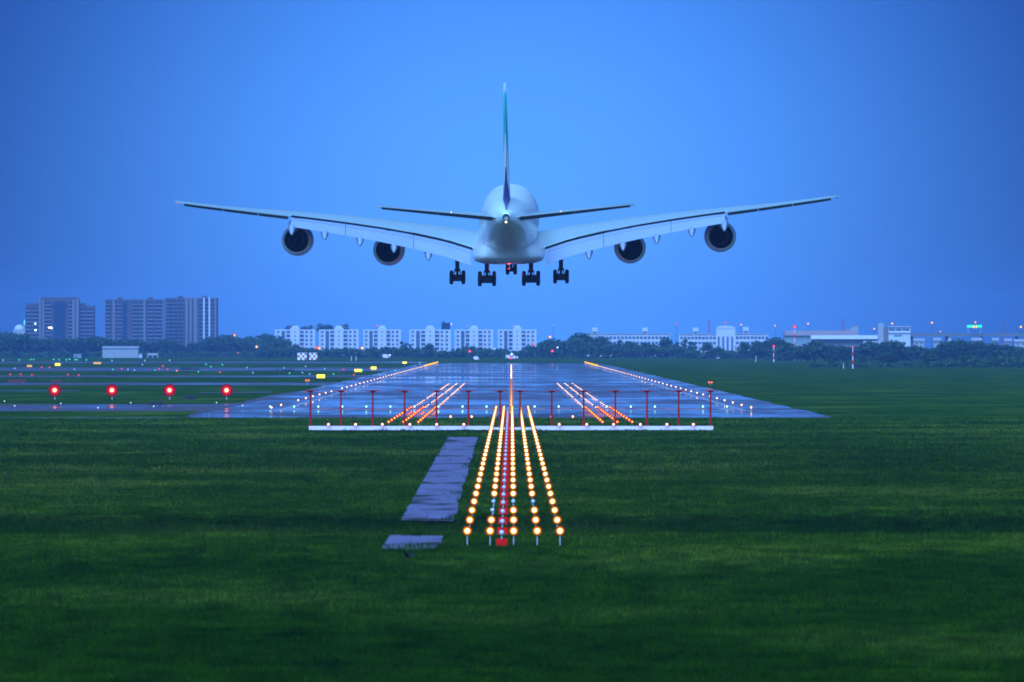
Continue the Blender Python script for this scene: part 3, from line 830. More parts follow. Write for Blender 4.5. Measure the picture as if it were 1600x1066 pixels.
# ------------------------------------------------------------------ lamps on the field
def lamp_proto(name, cat, glass, post_h, post_r=.025, rad=.2, label='x', single=False, head=True):
    t = thing(name, label, cat)
    b = MB(); b.tube((0, .04, 0), (0, .04, post_h), post_r, n=6); b.build("post", M['post'], t)
    if head: MB().lathe([(.02, .22), (.09, .16), (.12, .04), (.11, .02)], n=10).build("lamp_housing", M['housing'], t, (0, 0, post_h), smooth=True)
    ball("lamp_glass", glass, t, (0, 0, post_h), rad, .55, 14)
    return t
def one_lamp(name, glass, h, rad=.2, sy=.6):
    """far lamp: a glass head on a short stem, too small in the picture to show parts"""
    b = MB(); b.lathe([(rad * math.sin(math.pi * i / 6), -rad * sy * math.cos(math.pi * i / 6)) for i in range(7)], n=10, mi=0)
    b.tube((0, .02, -h), (0, .02, -rad * .9), .03, n=6, mi=1)
    return b.build(name, [lens(glass, rad), M['post']], smooth=True)

ap = lamp_proto("approach_light", "approach light", L['amber'], .65, rad=.22)
ap_off = lamp_proto("approach_light", "approach light", M['silverlamp'], .65, rad=.10)
ROWX = [-1.93, -.93, .10, 1.13, 2.13]
ROWN = ["leftmost", "second from left", "middle", "second from right", "rightmost"]
OFF = {(1, 2), (1, 3), (2, 3), (3, 3)}
for k in range(32):
    for r, X in enumerate(ROWX):
        d = 486 + 30 * k
        z = hump(d) if d < 600 else 0
        if (r, k) in OFF:
            place(ap_off, (X, d, 0), {(1,2): "unlit silver approach lamp on a post, nearer of the two dark ones in its row", (1,3): "unlit silver approach lamp on a post, farther of the two dark ones in its row",
                  (2,3): "unlit silver approach lamp in the middle row among lit amber ones", (3,3): "unlit silver approach lamp in the row right of the middle one"}[(r,k)], "unlit lamps among the approach lights")
        else:
            if k == 0: lab = "glowing amber approach lamp on a grey post, nearest of the %s row" % ROWN[r]
            elif k == 1: lab = "glowing amber approach lamp just behind the nearest one of the %s row" % ROWN[r]
            else: lab = "glowing amber approach lamp in the long %s row running to the runway" % ROWN[r]
            place(ap, (X, d, 0), lab, "amber approach lights, %s row" % ROWN[r])
# sequenced flashers with red panels
fl = thing("flasher_light", "x", "flasher light")
b = MB(); b.tube((0, .05, 0), (0, .05, .62), .028, n=6); b.tube((.16, .12, 0), (.16, .12, .35), .02, n=6); b.build("post", M['post'], fl)
MB().lathe([(.02, .12), (.10, .08), (.12, -.02), (.09, -.05)], n=14).build("lamp_housing", M['housing'], fl, (0, 0, .68), smooth=True)
MB().lathe([(.098, -.05), (.07, -.075), (.0, -.085)], n=14).build("lamp_glass", M['silverlamp'], fl, (0, 0, .68), smooth=True)
MB().box(-.23, .25, .0, .03, .06, .40).build("red_panel", M['redpanel'], fl, bevel=.02)
MB().box(-.02, .02, -.004, -.001, .06, .40).build("panel_seam", M['signred'], fl)
for k in range(31):
    lab = "unlit round flasher lamp above a square red panel, nearest in its file" if k == 0 else ("unlit round flasher lamp above a square red panel, second nearest in its file" if k == 1 else "unlit round flasher lamp above a red panel in the file between the amber rows")
    place(fl, (-.42, 480 + 30 * k, 0), lab, "flashers with red panels")

# localizer antenna array: white platform and red masts
plat = thing("antenna_platform", "long low white platform crossing in front of the runway threshold", "platform", (0, 1123, 0))
x0, x1 = gx(482.5, 1123), gx(1114.5, 1123)
MB().box(x0, gx(766, 1123), 0, 1.2, 0.02, .43).build("deck", M['whitepaint'], plat)
MB().box(gx(833, 1123), x1, 0, 1.2, 0.02, .43).build("deck", M['whitepaint'], plat)
MB().box(gx(768, 1123), gx(831, 1123), .3, 1.2, 0.02, .30).build("deck", M['whitepaint'], plat)
mast = thing("antenna_mast", "x", "antenna mast")
b = MB(); b.tube((0, 0, .42), (0, 0, 4.0), .11, .075, 8); b.box(-.2, .2, -.12, .12, .40, .48); b.build("pole", M['redmast'], mast)
b = MB(); b.box(-.75, .75, -.25, .35, 3.96, 4.04); b.box(-.28, .28, -.1, .12, 3.84, 3.98); b.tube((0, -.9, 4.02), (0, 1.2, 4.02), .05, n=6); b.build("antenna_head", M['redmast'], mast)
mxs = [483 + 49.75 * k for k in range(7)] + [812.5 + 49.6 * k for k in range(7)]
mname = ["outermost on the left", "second from the left end", "third from the left end", "fourth from the left end", "fifth from the left end", "sixth from the left end", "just left of the amber lamps",
         "just right of the centre lights", "second right of the centre lights", "third right of the centre lights", "fourth right of the centre lights", "fifth right of the centre lights", "second from the right end", "outermost on the right"]
for px, nm in zip(mxs, mname):
    place(mast, (gx(px + (2 if px < 520 else 0), 1123.6), 1123.6, 0), "red mast with T head on white platform, " + nm, "red antenna masts on the platform")
b = MB()
for seg in ((mxs[0], mxs[6]), (mxs[7], mxs[13])): b.tube((gx(seg[0], 1123.6), 1123.75, 2.18), (gx(seg[1], 1123.6), 1123.75, 2.18), .03, n=6)
tag(b.build("cross_cable", M['redmast']), "thin red horizontal rail linking the antenna masts at half height", "rail")
cl = one_lamp("crossbar_light", L['white'], .12, .21)
tag(cl, "x", "crossbar light")
for i, px in enumerate([512.5, 555, 597, 640, 682, 724.5, 874, 917, 959, 1001, 1042.5, 1084]):
    place(cl, (gx(px, 1120), 1122.6, .60), "round warm lamp glowing on the white platform, number %s from its left end" % ["one","two","three","four","five","six","seven","eight","nine","ten","eleven","twelve"][i] if False else "round warm lamp glowing along the front edge of the white antenna platform", "warm lamps along the white platform")
for px in (704, 737, 861.5, 895):
    dup(cl, (gx(px, 1256), 1256, .5), "round warm lamp glowing in the grass between white platform and runway", "warm lamps in the grass behind the platform")

# red side rows, threshold greens, touchdown zone and centre line lamps
rs = tag(one_lamp("side_row_light", L['red'], .30, .20), "x", "side row light")
for s, sn in ((-1, "left"), (1, "right")):
    for k in range(10):
        for j in range(3):
            place(rs, (s * (9.9 + 1.6 * j) - .1, 1195 + 30 * k, .35), "red lamp of the %s three slanting side rows before the runway" % sn, "red side row lights on the %s" % sn)
gr = tag(one_lamp("threshold_light", L['green'], .25, .20), "x", "threshold light")
for k in range(-10, 11):
    if k in (0,): continue
    place(gr, (k * 3.2 - .1, 1478, .35), "green lamp in the line across the near end of the runway", "green threshold lights")
td = tag(one_lamp("touchdown_light", L['warm'], .10, .105), "x", "touchdown light")
for s, sn in ((-1, "left"), (1, "right")):
    for k in range(30):
        for j in range(3):
            if (k * 7 + j * 5 + (s > 0) * 3) % 11 == 4: continue
            place(td, (s * (9.9 + 1.6 * j) - .1, 1500 + 30 * k, .15), "small white lamp of the %s touchdown rows on the wet runway" % sn, "touchdown lights on the %s" % sn)
ct = tag(one_lamp("centreline_light", L['centre'], .10, .26), "x", "centreline light")
for k in range(52):
    place(ct, (-.02, 1395 + 30 * k if k < 40 else 2595 + 150 * (k - 40), .16), "bright white lamp on the centre line of the runway", "runway centre line lights")
ed = tag(one_lamp("edge_light", L['white'], .40, .22), "x", "edge light")
ey = tag(one_lamp("edge_light", L['yellow'], .40, .38), "x", "edge light")
for s, sn in ((-1, "left"), (1, "right")):
    for k in range(55):
        d = 1440 + 60 * k
        if s < 0 and k in (2, 9): continue
        if d < 3980: place(ed, (s * 31.1, d, .45), "white edge lamp along the %s side of the runway" % sn, "white runway edge lights on the %s" % sn)
        else: place(ey, (s * 31.1, d, .5), "yellow edge lamp at the far end of the %s runway side" % sn, "yellow runway edge lights on the %s" % sn)
# runway guard lamps
gu = thing("guard_light", "x", "guard light")
MB().tube((0, 0, 0), (0, 0, .9), .04, n=6).build("post", M['post'], gu)
MB().box(-.55, .55, .05, .35, .75, 1.35).build("lamp_box", M['signblack'], gu)
for sx in (-.27, .27): ball("lamp_glass", L['guard'], gu, (sx, 0, 1.05), .24, .5)
dgu = 2300
place(gu, (gx(480.5, dgu), dgu, ZZ(594.5, dgu) - 1.05), "pair of orange flashing lamps on a box left of the runway", "orange guard lights beside the runway")
place(gu, (gx(1110, dgu), dgu, ZZ(597.5, dgu) - 1.05), "pair of orange flashing lamps on a box right of the runway", "orange guard lights beside the runway")

# four big red beacons on the left grass
rb_ = thing("red_beacon", "x", "beacon")
MB().tube((0, .1, 0), (0, .1, .9), .07, n=8).build("post", M['post'], rb_)
MB().box(-.35, .35, .15, .5, .85, 2.0).build("lamp_housing", M['signblack'], rb_)
ball("lamp_glass", L['bigred'], rb_, (0, 0, 1.45), .98, .35, 28)  # glass enlarged so its painted rim stands in for the halo
for px, nm in ((85.5, "leftmost of the four"), (175, "second from the left"), (265, "third from the left"), (354, "last on the right, nearest the runway")):
    d = 1725; place(rb_, (gx(px, d), d, 0), "large glowing red beacon in the left grass, " + nm, "large red beacons in the left grass")

# small taxiway lamps
TL = {'green': ("green taxiway lamp on the far left field", L['taxigreen']), 'red': ("red stop bar lamp on the far left field", L['taxired']),
      'blue': ("dim blue taxiway lamp on the far left field", L['taxiblue']), 'white': ("bluish white lamp along the taxiway on the left", L['taxiwhite']), 'orange': ("orange lamp beside the black taxiway signs", L['guard'])}
protos = {c: tag(one_lamp("taxiway_light", m, .35, .33), "x", "taxiway light") for c, (lb, m) in TL.items()}
def tl(c, px, py, sc=1.0):
    d = F * (H - .4) / (py - HY)
    s_ = sc * .8 * max(.55, d / 3000.)
    place(protos[c], (gx(px, d), d, .4), TL[c][0], "%s taxiway lights" % c, scale=s_)
for c, ptl in {'green': [(120,490),(192,488),(210,488),(335,487),(370,489),(415,489),(435,486),(470,488),(483,489),(540,490),(705,550),(970,554),(1288,518),(1318,532),(1390,520),(1240,563),(1545,538)],
               'red': [(260,536),(310,536),(64,580),(130,580),(200,585),(425,582),(492,585),(760,545),(995,545),(1018,528),(1048,548),(1375,567)],
               'blue': [(92,543),(465,548),(800,549),(890,520),(840,554),(1060,493),(905,493),(20,492),(700,494),(1580,570)],
               'orange': [(1105,558)],
               'white': [(28,748),(92,777),(380,762),(612,789),(817,758),(960,780),(1353,757),(1516,775)]}.items():
    for a, b_ in ptl: tl(c, a / 4, 440 + b_ / 4, .75 if c == 'white' else 1.0)
for c, ptl in {'green': [(175,340),(430,345),(485,378),(210,373),(870,355),(1023,307),(665,355)], 'blue': [(290,370),(310,330),(335,378)], 'red': [(548,350),(612,383)]}.items():
    for a, b_ in ptl: tl(c, 400 + a / 4, 490 + b_ / 4)

# taxiway signs
def sign(px0, px1, py0, py1, m, label, cat="sign", legs=True, ground=None):
    d = gd(py1 + (.6 if ground is None else 0)) if ground is None else ground
    w = (px1 - px0) * d / F; z1 = ZZ(py0, d); z0 = max(.12, ZZ(py1, d))
    if z1 - z0 < .3: z1 = z0 + .35
    t = thing("taxiway_sign", label, cat, (gx((px0 + px1) / 2, d), d, 0), "taxiway signs on the left field")
    MB().box(-w/2, w/2, -.02, .22, z0, z1).build("sign_panel", m, t, bevel=.02)
    b = MB()
    for k in (-1, 1): b.box(k * w * .35 - .04, k * w * .35 + .04, .04, .12, 0, z0)
    b.build("legs", M['post'], t)
    return t
M['signlit'] = mat('lit yellow sign', (.8, .6, .02), .5, .3, emis=(1, .62, .01), es=1.3)
M['signorange'] = mat('lit amber sign', (.5, .25, .02), .5, .3, emis=(1, .35, .02), es=.35)
sign(231, 243, 627.5, 634, M['signblack'], "black back of the left one of two signs by the near taxiway")
sign(245, 254.5, 627.5, 634, M['signblack'], "black back of the right one of two signs by the near taxiway")
sign(287.5, 307.5, 618, 625, M['signblack'], "long black sign standing in grass between two red beacons")
sign(12, 40, 593, 598.6, M['signred'], "dark red sign at the far left above the first beacon")
sign(81, 98, 594, 597.5, M['signred'], "low dark red sign right above the first red beacon")
sign(172, 186, 584, 587.6, M['signblack'], "small black sign right above the second red beacon")
sign(282, 299, 574.5, 578.4, M['signblack'], "longer black sign of the pair beside the orange lamp")
sign(300.5, 311, 575.2, 578.4, M['signblack'], "shorter black sign of the pair beside the orange lamp")
sign(25, 41, 570, 573.5, M['signblack'], "small black sign at far left beneath the first tower block")
sign(42, 50, 570.5, 573.5, M['signorange'], "dull amber sign joined to a small black one at far left")
sign(86, 94, 567.8, 571.5, M['signlit'], "small bright yellow sign on the far left field")
sign(146, 158, 566, 569, M['signorange'], "dull amber sign in front of the long white shed")
sign(495, 507.5, 585.5, 590.8, M['signlit'], "nearest and largest of the four glowing yellow signs")
sign(554, 565, 577, 581, M['signlit'], "second nearest of the four glowing yellow signs left of the runway")
sign(579.5, 588, 573.3, 576.5, M['signlit'], "third of the four glowing yellow signs left of the runway")
sign(629, 635.5, 565.5, 568, M['signlit'], "farthest of the four glowing yellow signs, nearest the runway end")
sign(535, 546, 580, 583.5, M['signblack'], "black sign left of the second yellow sign")
sign(441, 459, 577.5, 580.8, M['signblack'], "longest black sign on the grass under the checkered huts")
sign(431, 436, 577.5, 580.8, M['signblack'], "tiny square black sign left of the long black one")
sign(483, 490, 590, 593.5, M['signblack'], "black sign just right of the left orange guard lamps")

# ------------------------------------------------------------------ far trees
def leaf_mat(name, lo, hi):
    m = bpy.data.materials.new(name); m.use_nodes = True
    n, l = m.node_tree.nodes, m.node_tree.links; b = n['Principled BSDF']
    b.inputs['Roughness'].default_value = .85; b.inputs['Specular IOR Level'].default_value = .1
    g = n.new('ShaderNodeNewGeometry'); k = n.new('ShaderNodeTexNoise'); k.inputs['Scale'].default_value = .35
    l.new(g.outputs['Position'], k.inputs['Vector'])
    x = n.new('ShaderNodeMix'); x.data_type = 'RGBA'; l.new(k.outputs[0], x.inputs['Factor'])
    x.inputs[6].default_value = (*lo, 1); x.inputs[7].default_value = (*hi, 1)
    l.new(x.outputs[2], b.inputs['Base Color']); return m
M['leaf'] = leaf_mat('dark leaves', (.010, .030, .012), (.045, .085, .030))
M['bark'] = mat('bark', (.05, .04, .035), .9, .1)
def leaf_quads(pts, size, seed):
    r = np.random.default_rng(seed); n = len(pts)
    a = r.normal(size=(n, 3)); a /= np.linalg.norm(a, axis=1)[:, None]
    t = r.normal(size=(n, 3)); t -= (t * a).sum(1)[:, None] * a; t /= np.linalg.norm(t, axis=1)[:, None]
    u = np.cross(a, t); s = size * (.6 + .8 * r.random(n))[:, None] / 2
    v = np.stack([pts - t * s, pts + u * s * .7, pts + t * s, pts - u * s * .7], 1).reshape(-1, 3)
    f = np.arange(n * 4).reshape(n, 4)
    return v, f
def mesh_np(name, v, f, m):
    me = bpy.data.meshes.new(name); me.from_pydata(v.tolist(), [], f.tolist()); me.materials.append(m)
    o = bpy.data.objects.new(name, me); COL.objects.link(o); return o
def tree_proto(h, w, seed, kind='round'):
    r = np.random.default_rng(seed)
    t = thing("tree", "x", "tree")
    b = MB(); b.tube((0, 0, 0), (.1, 0, h * .5), w * .035 + .08, w * .022 + .04, 7)
    for k in range(5):
        a = r.random() * 6.28; b.tube((.05, 0, h * (.3 + .08 * k)), (w * .3 * math.cos(a), w * .3 * math.sin(a), h * (.55 + .07 * k)), .09, .03, 5)
    b.build("trunk", M['bark'], t)
    pts = []
    lumps = []
    nl = 13 if kind != 'tall' else 10
    for k in range(nl):
        zz = r.random(); 
        if kind == 'tall': rad = w * .30 * (1 - zz * .75); rr_ = w * .22 * (1.1 - zz * .6); z0 = h * (.22 + .74 * zz)
        elif kind == 'umbrella': rad = w * .40; rr_ = w * .20; z0 = h * (.74 + .18 * zz)
        else: rad = w * .36 * math.sin(math.pi * (.25 + .65 * zz)); rr_ = w * (.16 + .10 * r.random()); z0 = h * (.30 + .58 * zz)
        a = r.random() * 6.28; q = math.sqrt(r.random()); lumps.append((rad * q * math.cos(a), rad * q * math.sin(a), z0, rr_))
    for (lx, ly, lz, lr) in lumps:
        n = int(42 * max(.5, (lr / 1.6) ** 2)); d = r.normal(size=(n, 3)); d /= np.linalg.norm(d, axis=1)[:, None]
        d *= (lr * (.55 + .5 * r.random(n)))[:, None]; d[:, 2] *= .8
        pts.append(d + np.array([lx, ly, lz]))
    v, f = leaf_quads(np.concatenate(pts), .95, seed + 1)
    c = mesh_np("crown", v, f, M['leaf']); c.parent = t
    return t
TR = {'round': tree_proto(10, 9, 1), 'broad': tree_proto(8, 12, 2), 'tall': tree_proto(13, 6, 3, 'tall'), 'small': tree_proto(6, 7, 4), 'umbrella': tree_proto(20, 9, 5, 'umbrella')}
TH = {'round': 10, 'broad': 8, 'tall': 13, 'small': 6, 'umbrella': 20}
def tree(kind, px, pytop, d, label, group, wscale=1.0):
    ztop = ZZ(pytop, d); s = ztop / (TH[kind] * (.97 if kind != 'umbrella' else .98))
    place(TR[kind], (gx(px, d), d, 0), label, group, rot=random.random() * 6.28, scale=(s * wscale, s * wscale, s))
# trees that stand out one by one
for px, py, nm in ((456, 507, "leftmost"), (480, 508, "second from left"), (507, 505, "third from left"), (536, 506, "rightmost")):
    tree('umbrella', px, py, 8600, "tall dark tree rising above the white apartment roofs, %s of the four" % nm, "tall trees behind the apartments", 1.25 if px == 507 else 1.0)
for px, py in ((434, 533), (449, 531), (462, 538)):
    tree('round', px, py, 6700, "dark rounded tree in front of the leftmost white apartment block", "trees before the leftmost apartments", 1.2)
for px, py in ((628, 529), (634, 532), (641, 534)):
    tree('tall', px, py, 6700, "dark narrow tree in the gap between the white apartment blocks", "trees in the apartment gap", 1.1)
for px, py in ((671, 537), (668, 541), (718, 544), (727, 541), (739, 541), (751, 543), (826, 540), (832, 541), (780, 545), (766, 545)):
    tree('round', px, py, 6500, "dark rounded tree before the right hand white apartment blocks", "trees before the right apartments", 1.2)
for px, py in ((896, 519), (903, 521), (909, 522), (915, 524), (926, 524), (932, 527), (942, 526), (968, 526), (980, 528), (1006, 531), (1013, 532), (1036, 526), (1041, 528), (1058, 530), (1070, 525), (1079, 529), (1085, 531), (990, 534), (1022, 533)):
    tree(('tall' if px % 3 else 'round'), px, py, 6300, "dark bushy tree standing before the long low white buildings", "trees before the low white buildings", 1.25)
for px, py in ((1105, 536), (1165, 535), (1186, 533), (1194, 534), (1180, 537), (1206, 530), (1214, 528), (1222, 531)):
    tree('round', px, py, 5900, "dark bushy tree at the right end of the low white buildings", "trees by the right end of the white buildings", 1.2)
for i in range(26):
    px = 100 + i * 10.2 + random.uniform(-4, 4)
    tree(random.choice(['round', 'broad', 'tall']), px, 534 + 6 * abs(noise.noise(Vector((px * .03, 1, 0)))) + random.uniform(-2, 2) if px < 330 else 529, 6900, "dark tree in the belt below the tall tower blocks", "trees below the tower blocks", 1.2)
for i in range(14):
    px = -4 + i * 12 + random.uniform(-4, 4)
    tree(random.choice(['round', 'broad']), px, 521 + 4 * random.random() if px < 44 else 528 + 5 * random.random(), 6700, "dark tree at the far left edge of the tree belt", "trees at the far left", 1.3)
for i in range(12):
    px = 346 + i * 8 + random.uniform(-3, 3)
    tree(random.choice(['round', 'tall']), px, 522 + 4 * random.random(), 7600, "dark tree between the tower blocks and white apartments", "trees between towers and apartments", 1.2)
for i in range(30):
    px = 1235 + i * 12.6 + random.uniform(-5, 5)
    tree(random.choice(['round', 'broad', 'small']), px, 538 + random.uniform(-5, 8), 5200, "dark bushy tree on the right below the elevated road", "bushy trees below the elevated road", 1.3)
for px, py in ((1452, 552), (1459, 556), (1512, 555), (1558, 558), (1567, 556), (1575, 559), (1584, 555), (1592, 556), (1600, 552), (1388, 552), (1346, 556), (1300, 553)):
    tree(random.choice(['broad', 'small', 'round']), px, py, 4350, "near dark bush in the rough ground at the right", "near dark bushes at the right", 1.5)
# the continuous belt and hedge that reads as one mass
def belt(name, x0, x1, d, depth, topf, n, size, label, seed):
    r = np.random.default_rng(seed)
    px = x0 + (x1 - x0) * r.random(n); dd = d + depth * r.random(n)
    top = np.array([max(1.0, ZZ(topf(float(p)), d)) for p in px])
    z = top * np.sqrt(r.random(n)) * (1 - .25 * r.random(n)) 
    pts = np.stack([(px - CX) * dd / F, dd, z], 1)
    v, f = leaf_quads(pts, size, seed + 1)
    o = mesh_np(name, v, f, M['leaf']); tag(o, label, "trees", kind='stuff')
def prof(ctrl, amp, seed):
    def f(p):
        y = ctrl[-1][1]
        for a, b in zip(ctrl, ctrl[1:]):
            if a[0] <= p <= b[0]: y = a[1] + (b[1] - a[1]) * (p - a[0]) / (b[0] - a[0]); break
        if p < ctrl[0][0]: y = ctrl[0][1]
        return y + amp * (noise.noise(Vector((p * .045, seed, 0))) * 1.8 + noise.noise(Vector((p * .16, seed, 3))) * 1.3 + noise.noise(Vector((p * .5, seed, 3))) * .6)
    return f
belt("tree_belt", -160, 440, 6900, 60, prof([(-160, 524), (60, 530), (100, 534), (150, 529), (175, 533), (250, 541), (335, 543), (345, 529), (440, 527)], 3, 1), 15000, 2.2, "continuous dark blue green tree belt under the left towers", 21)
belt("tree_belt", 400, 860, 6450, 40, prof([(400, 532), (430, 542), (500, 545), (560, 546), (600, 543), (645, 545), (700, 549), (760, 546), (800, 549), (860, 545)], 2.5, 2), 9000, 1.9, "low dark tree belt along the foot of the white apartments", 22)
belt("tree_belt", 838, 1240, 6250, 40, prof([(838, 537), (870, 530), (900, 527), (920, 533), (1000, 539), (1060, 542), (1100, 551), (1240, 546)], 3, 3), 10000, 1.9, "dark tree belt before the long low white buildings", 23)
belt("tree_belt", 1195, 1800, 5400, 60, prof([(1195, 545), (1260, 541), (1300, 543), (1450, 545), (1500, 543), (1800, 541)], 3, 4), 11000, 1.9, "dark scrub belt along the right side below the elevated road", 24)
belt("hedge", 1265, 1800, 3930, 60, prof([(1265, 573), (1290, 568), (1400, 569), (1440, 566), (1480, 563), (1560, 558), (1800, 556)], 3, 5), 9000, 1.3, "dark overgrown hedge at the edge of the right grass field", 25)
belt("hedge", -160, 470, 6480, 20, prof([(-160, 550), (470, 549)], 1.5, 6), 6000, 1.5, "low scrub strip in front of the left tree belt", 26)

belt("hedge", 1070, 1225, 5980, 40, prof([(1070, 550), (1100, 549), (1130, 546), (1150, 549), (1180, 548), (1225, 546)], 4, 7), 3200, 1.7, "dark bushes hiding the foot of the two white sheds", 27)

# ------------------------------------------------------------------ far buildings
M['tower'] = mat('tower render', (.085, .050, .050), .85, .1, var=.3, scale=.08)
M['towerlight'] = mat('tower pale pilaster', (.17, .12, .13), .85, .1, var=.08, scale=.1)
M['towerdark'] = mat('tower dark recess glass', (.012, .022, .04), .6, .1, var=.3, scale=.2)
M['apt'] = mat('white apartment render', (.50, .42, .50), .85, .1, var=.08, scale=.15)
M['aptwin'] = mat('apartment window', (.05, .07, .12), .4, .4, var=.4, scale=.3)
M['aptrecess'] = mat('apartment recess', (.09, .10, .16), .85, .1)
M['roof'] = mat('grey roof sheet', (.20, .20, .22), .7, .2, var=.15, scale=.1)
M['shed'] = mat('white shed cladding', (.30, .25, .27), .7, .2, var=.08, scale=.4)
M['pinkroof'] = mat('weathered pink roof', (.34, .20, .20), .8, .1, var=.1, scale=.1)
M['concrete'] = mat('bridge concrete', (.16, .13, .13), .9, .1, var=.15, scale=.1)
def winlamp(name, c, s): return mat(name, (.1,.1,.1), .5, .3, emis=c, es=s)
M['litwarm'] = winlamp('lit warm window', (1, .55, .2), 3.0); M['litcool'] = winlamp('lit cool window', (.7, 1, .95), 2.5)

def apt_block():
    t = thing("apartment_block", "x", "apartment block")
    b = MB(); b.box(-13.8, -3.2, 0, 12, 0, 17.0); b.box(3.2, 13.8, 0, 12, 0, 17.0)
    b.box(-3.2, 3.2, -1.2, 10, 0, 18.9)
    for x in (-13.8, -10.05, -6.75, 6.15, 9.45, 13.0): b.box(x, x + .8, -.9, -.004, 0, 17.3)
    b.build("wall", M['apt'], t)
    rf = MB(); rf.box(-13.9, -3.3, .2, 11.8, 17.0, 17.5); rf.box(3.3, 13.9, .2, 11.8, 17.0, 17.5); rf.box(-2, 2, 2, 6, 18.9, 20.2); rf.build("roof", M['apt'], t)
    W = MB().box(-.75, .75, -.06, .0, 0, 1.5).build("window", M['aptwin'], t); S = MB().box(-.45, .45, -.05, 0, 0, 1.0).build("window", M['aptwin'], t)
    Lg = MB().box(-1.35, 1.35, -.75, -.01, 0, .75).build("balcony", M['apt'], t)
    firstW = firstS = firstL = True
    def put(src, first, x, y, z):
        o = src if first else src.copy()
        if not first: COL.objects.link(o); o.parent = t
        o.location = (x, y, z)
    for fl_ in range(6):
        z = .9 + fl_ * 2.8
        for x in (-11.45, -8.05, -4.6, 4.65, 8.0, 11.2):
            put(W, firstW, x, -.004, z + .25); firstW = False
        for x in (-4.6, 4.65):
            put(Lg, firstL, x, -.06, z - .75); firstL = False
        put(S, firstS, 0, -1.204, z + .6); firstS = False
    b = MB(); 
    for x in (-4.6, 4.65, -8.05): b.box(x - 1.35, x + 1.35, -.03, -.003, .4, 16.6)
    b.build("recess", M['aptrecess'], t)  # flat dark panels carry the shade of the recessed bays
    return t
ab = apt_block()
for px, w, d, dy, nm in ((461, 64, 7600, 0, "leftmost, half hidden by a round tree"), (529.5, 63, 7550, -10, "second from the left, under the tall dark trees"), (597, 60, 7500, 0, "third from the left, beside the gap of trees"),
                     (672, 66, 7400, 0, "fourth from the left, right of the gap of trees"), (740.5, 61, 7450, 0, "second from the right"), (808, 61.5, 7450, 0, "rightmost, just above the runway end")):
    place(ab, (gx(px, d), d, 0), "white six storey apartment block, " + nm, "white apartment blocks beyond the runway", scale=((w / 27.6) * d / F * .985, 1, ZZ(516.3, d) / 17.0))
# dark building with a lamp behind the roofs
t = thing("rooftop_building", "small dark building with a white lamp rising behind the white apartment roofs", "building", (gx(696.5, 8600), 8600, 0))
MB().box(-3.3, 3.3, 0, 8, 0, ZZ(504.5, 8600)).build("wall", M['towerdark'], t)
MB().box(-2.4, -1.0, 1, 3, ZZ(504.5, 8600), ZZ(502, 8600)).build("tank", M['towerdark'], t)
ball("lamp_glass", L['taxiwhite'], t, (4.3, -.3, ZZ(506.5, 8600)), .9)

def tower(name, px0, px1, d, label, parts):
    cxp = (px0 + px1) / 2; t = thing(name, label, "tower block", (gx(cxp, d), d, 0))
    k = d / F
    return t, (lambda px: (px - cxp) * k), k
# tower A: stepped block with a dark central recess
D9 = 9000
t, X, k = tower("tower_block", 39, 147, D9, "stepped high rise tower block with dark central recess, leftmost of the towers", None)
b = MB(); b.box(X(39), X(62), 4, 22, 0, ZZ(477.5, D9)); b.box(X(122.5), X(147), 4, 22, 0, ZZ(478, D9)); b.box(X(61), X(123), 0, 20, 0, ZZ(466, D9)); b.box(X(42), X(61), 6, 20, ZZ(477.5, D9), ZZ(474, D9)); b.box(X(123), X(133), 6, 20, ZZ(478, D9), ZZ(474, D9))
b.box(X(66), X(120), 2, 16, ZZ(466, D9), ZZ(464.6, D9)); b.build("wall", M['tower'], t)
z1 = ZZ(471, D9)
MB().add([(X(84), -.1, 0), (X(102), -.1, 0), (X(102), -.1, z1 - 6), (X(106), -.1, z1 - 4), (X(101), -.1, z1), (X(87), -.1, z1), (X(81), -.1, z1 - 4), (X(84), -.1, z1 - 6),
          (X(84), .3, 0), (X(102), .3, 0), (X(102), .3, z1 - 6), (X(106), .3, z1 - 4), (X(101), .3, z1), (X(87), .3, z1), (X(81), .3, z1 - 4), (X(84), .3, z1 - 6)],
         [tuple(range(8)), tuple(range(15, 7, -1))] + [(i, (i + 1) % 8, 8 + (i + 1) % 8, 8 + i) for i in range(8)]).build("recess", M['towerdark'], t)
for a, c, zt in ((61, 64, 466), (66, 69, 469), (113, 117, 469), (119, 123, 466)): MB().box(X(a), X(c), -1.2, -.004, 0, ZZ(zt, D9)).build("pilaster", M['towerlight'], t)
def bands(t, X, px0, px1, ytop, d, y, nmax=14, dark='towerdark', fh=3.05):
    zt = ZZ(ytop, d)
    for i in range(nmax):
        z = zt - 1.1 - i * fh
        if z < 9: break
        MB().box(X(px0), X(px1), y - .25, y - .01, z - 1.75, z).build("window_band", M[dark], t)
        MB().box(X(px0) + .02, X(px1) - .02, y - 1.1, y - .26, z - 2.75, z - 1.8).build("balcony", M['towerlight'], t)
bands(t, X, 40, 48, 479, D9, 4); bands(t, X, 50, 60, 479, D9, 4); bands(t, X, 70, 80, 470, D9, 0); bands(t, X, 106.5, 113, 470, D9, 0); bands(t, X, 125, 134, 480, D9, 4); bands(t, X, 136, 145.5, 480, D9, 4)
for px, py, mm, w in ((55.5, 516, 'litcool', 1.3), (77.5, 512, 'litwarm', 1.8), (55, 506, 'litcool', 1.0), (80.5, 512.5, 'litcool', 1.2)): MB().box(X(px) - w/2, X(px) + w/2, -1.4 if px > 60 else 2.6, -1.2 if px > 60 else 2.8, ZZ(py, D9) - .6, ZZ(py, D9) + .6).build("lit_window", M[mm], t)
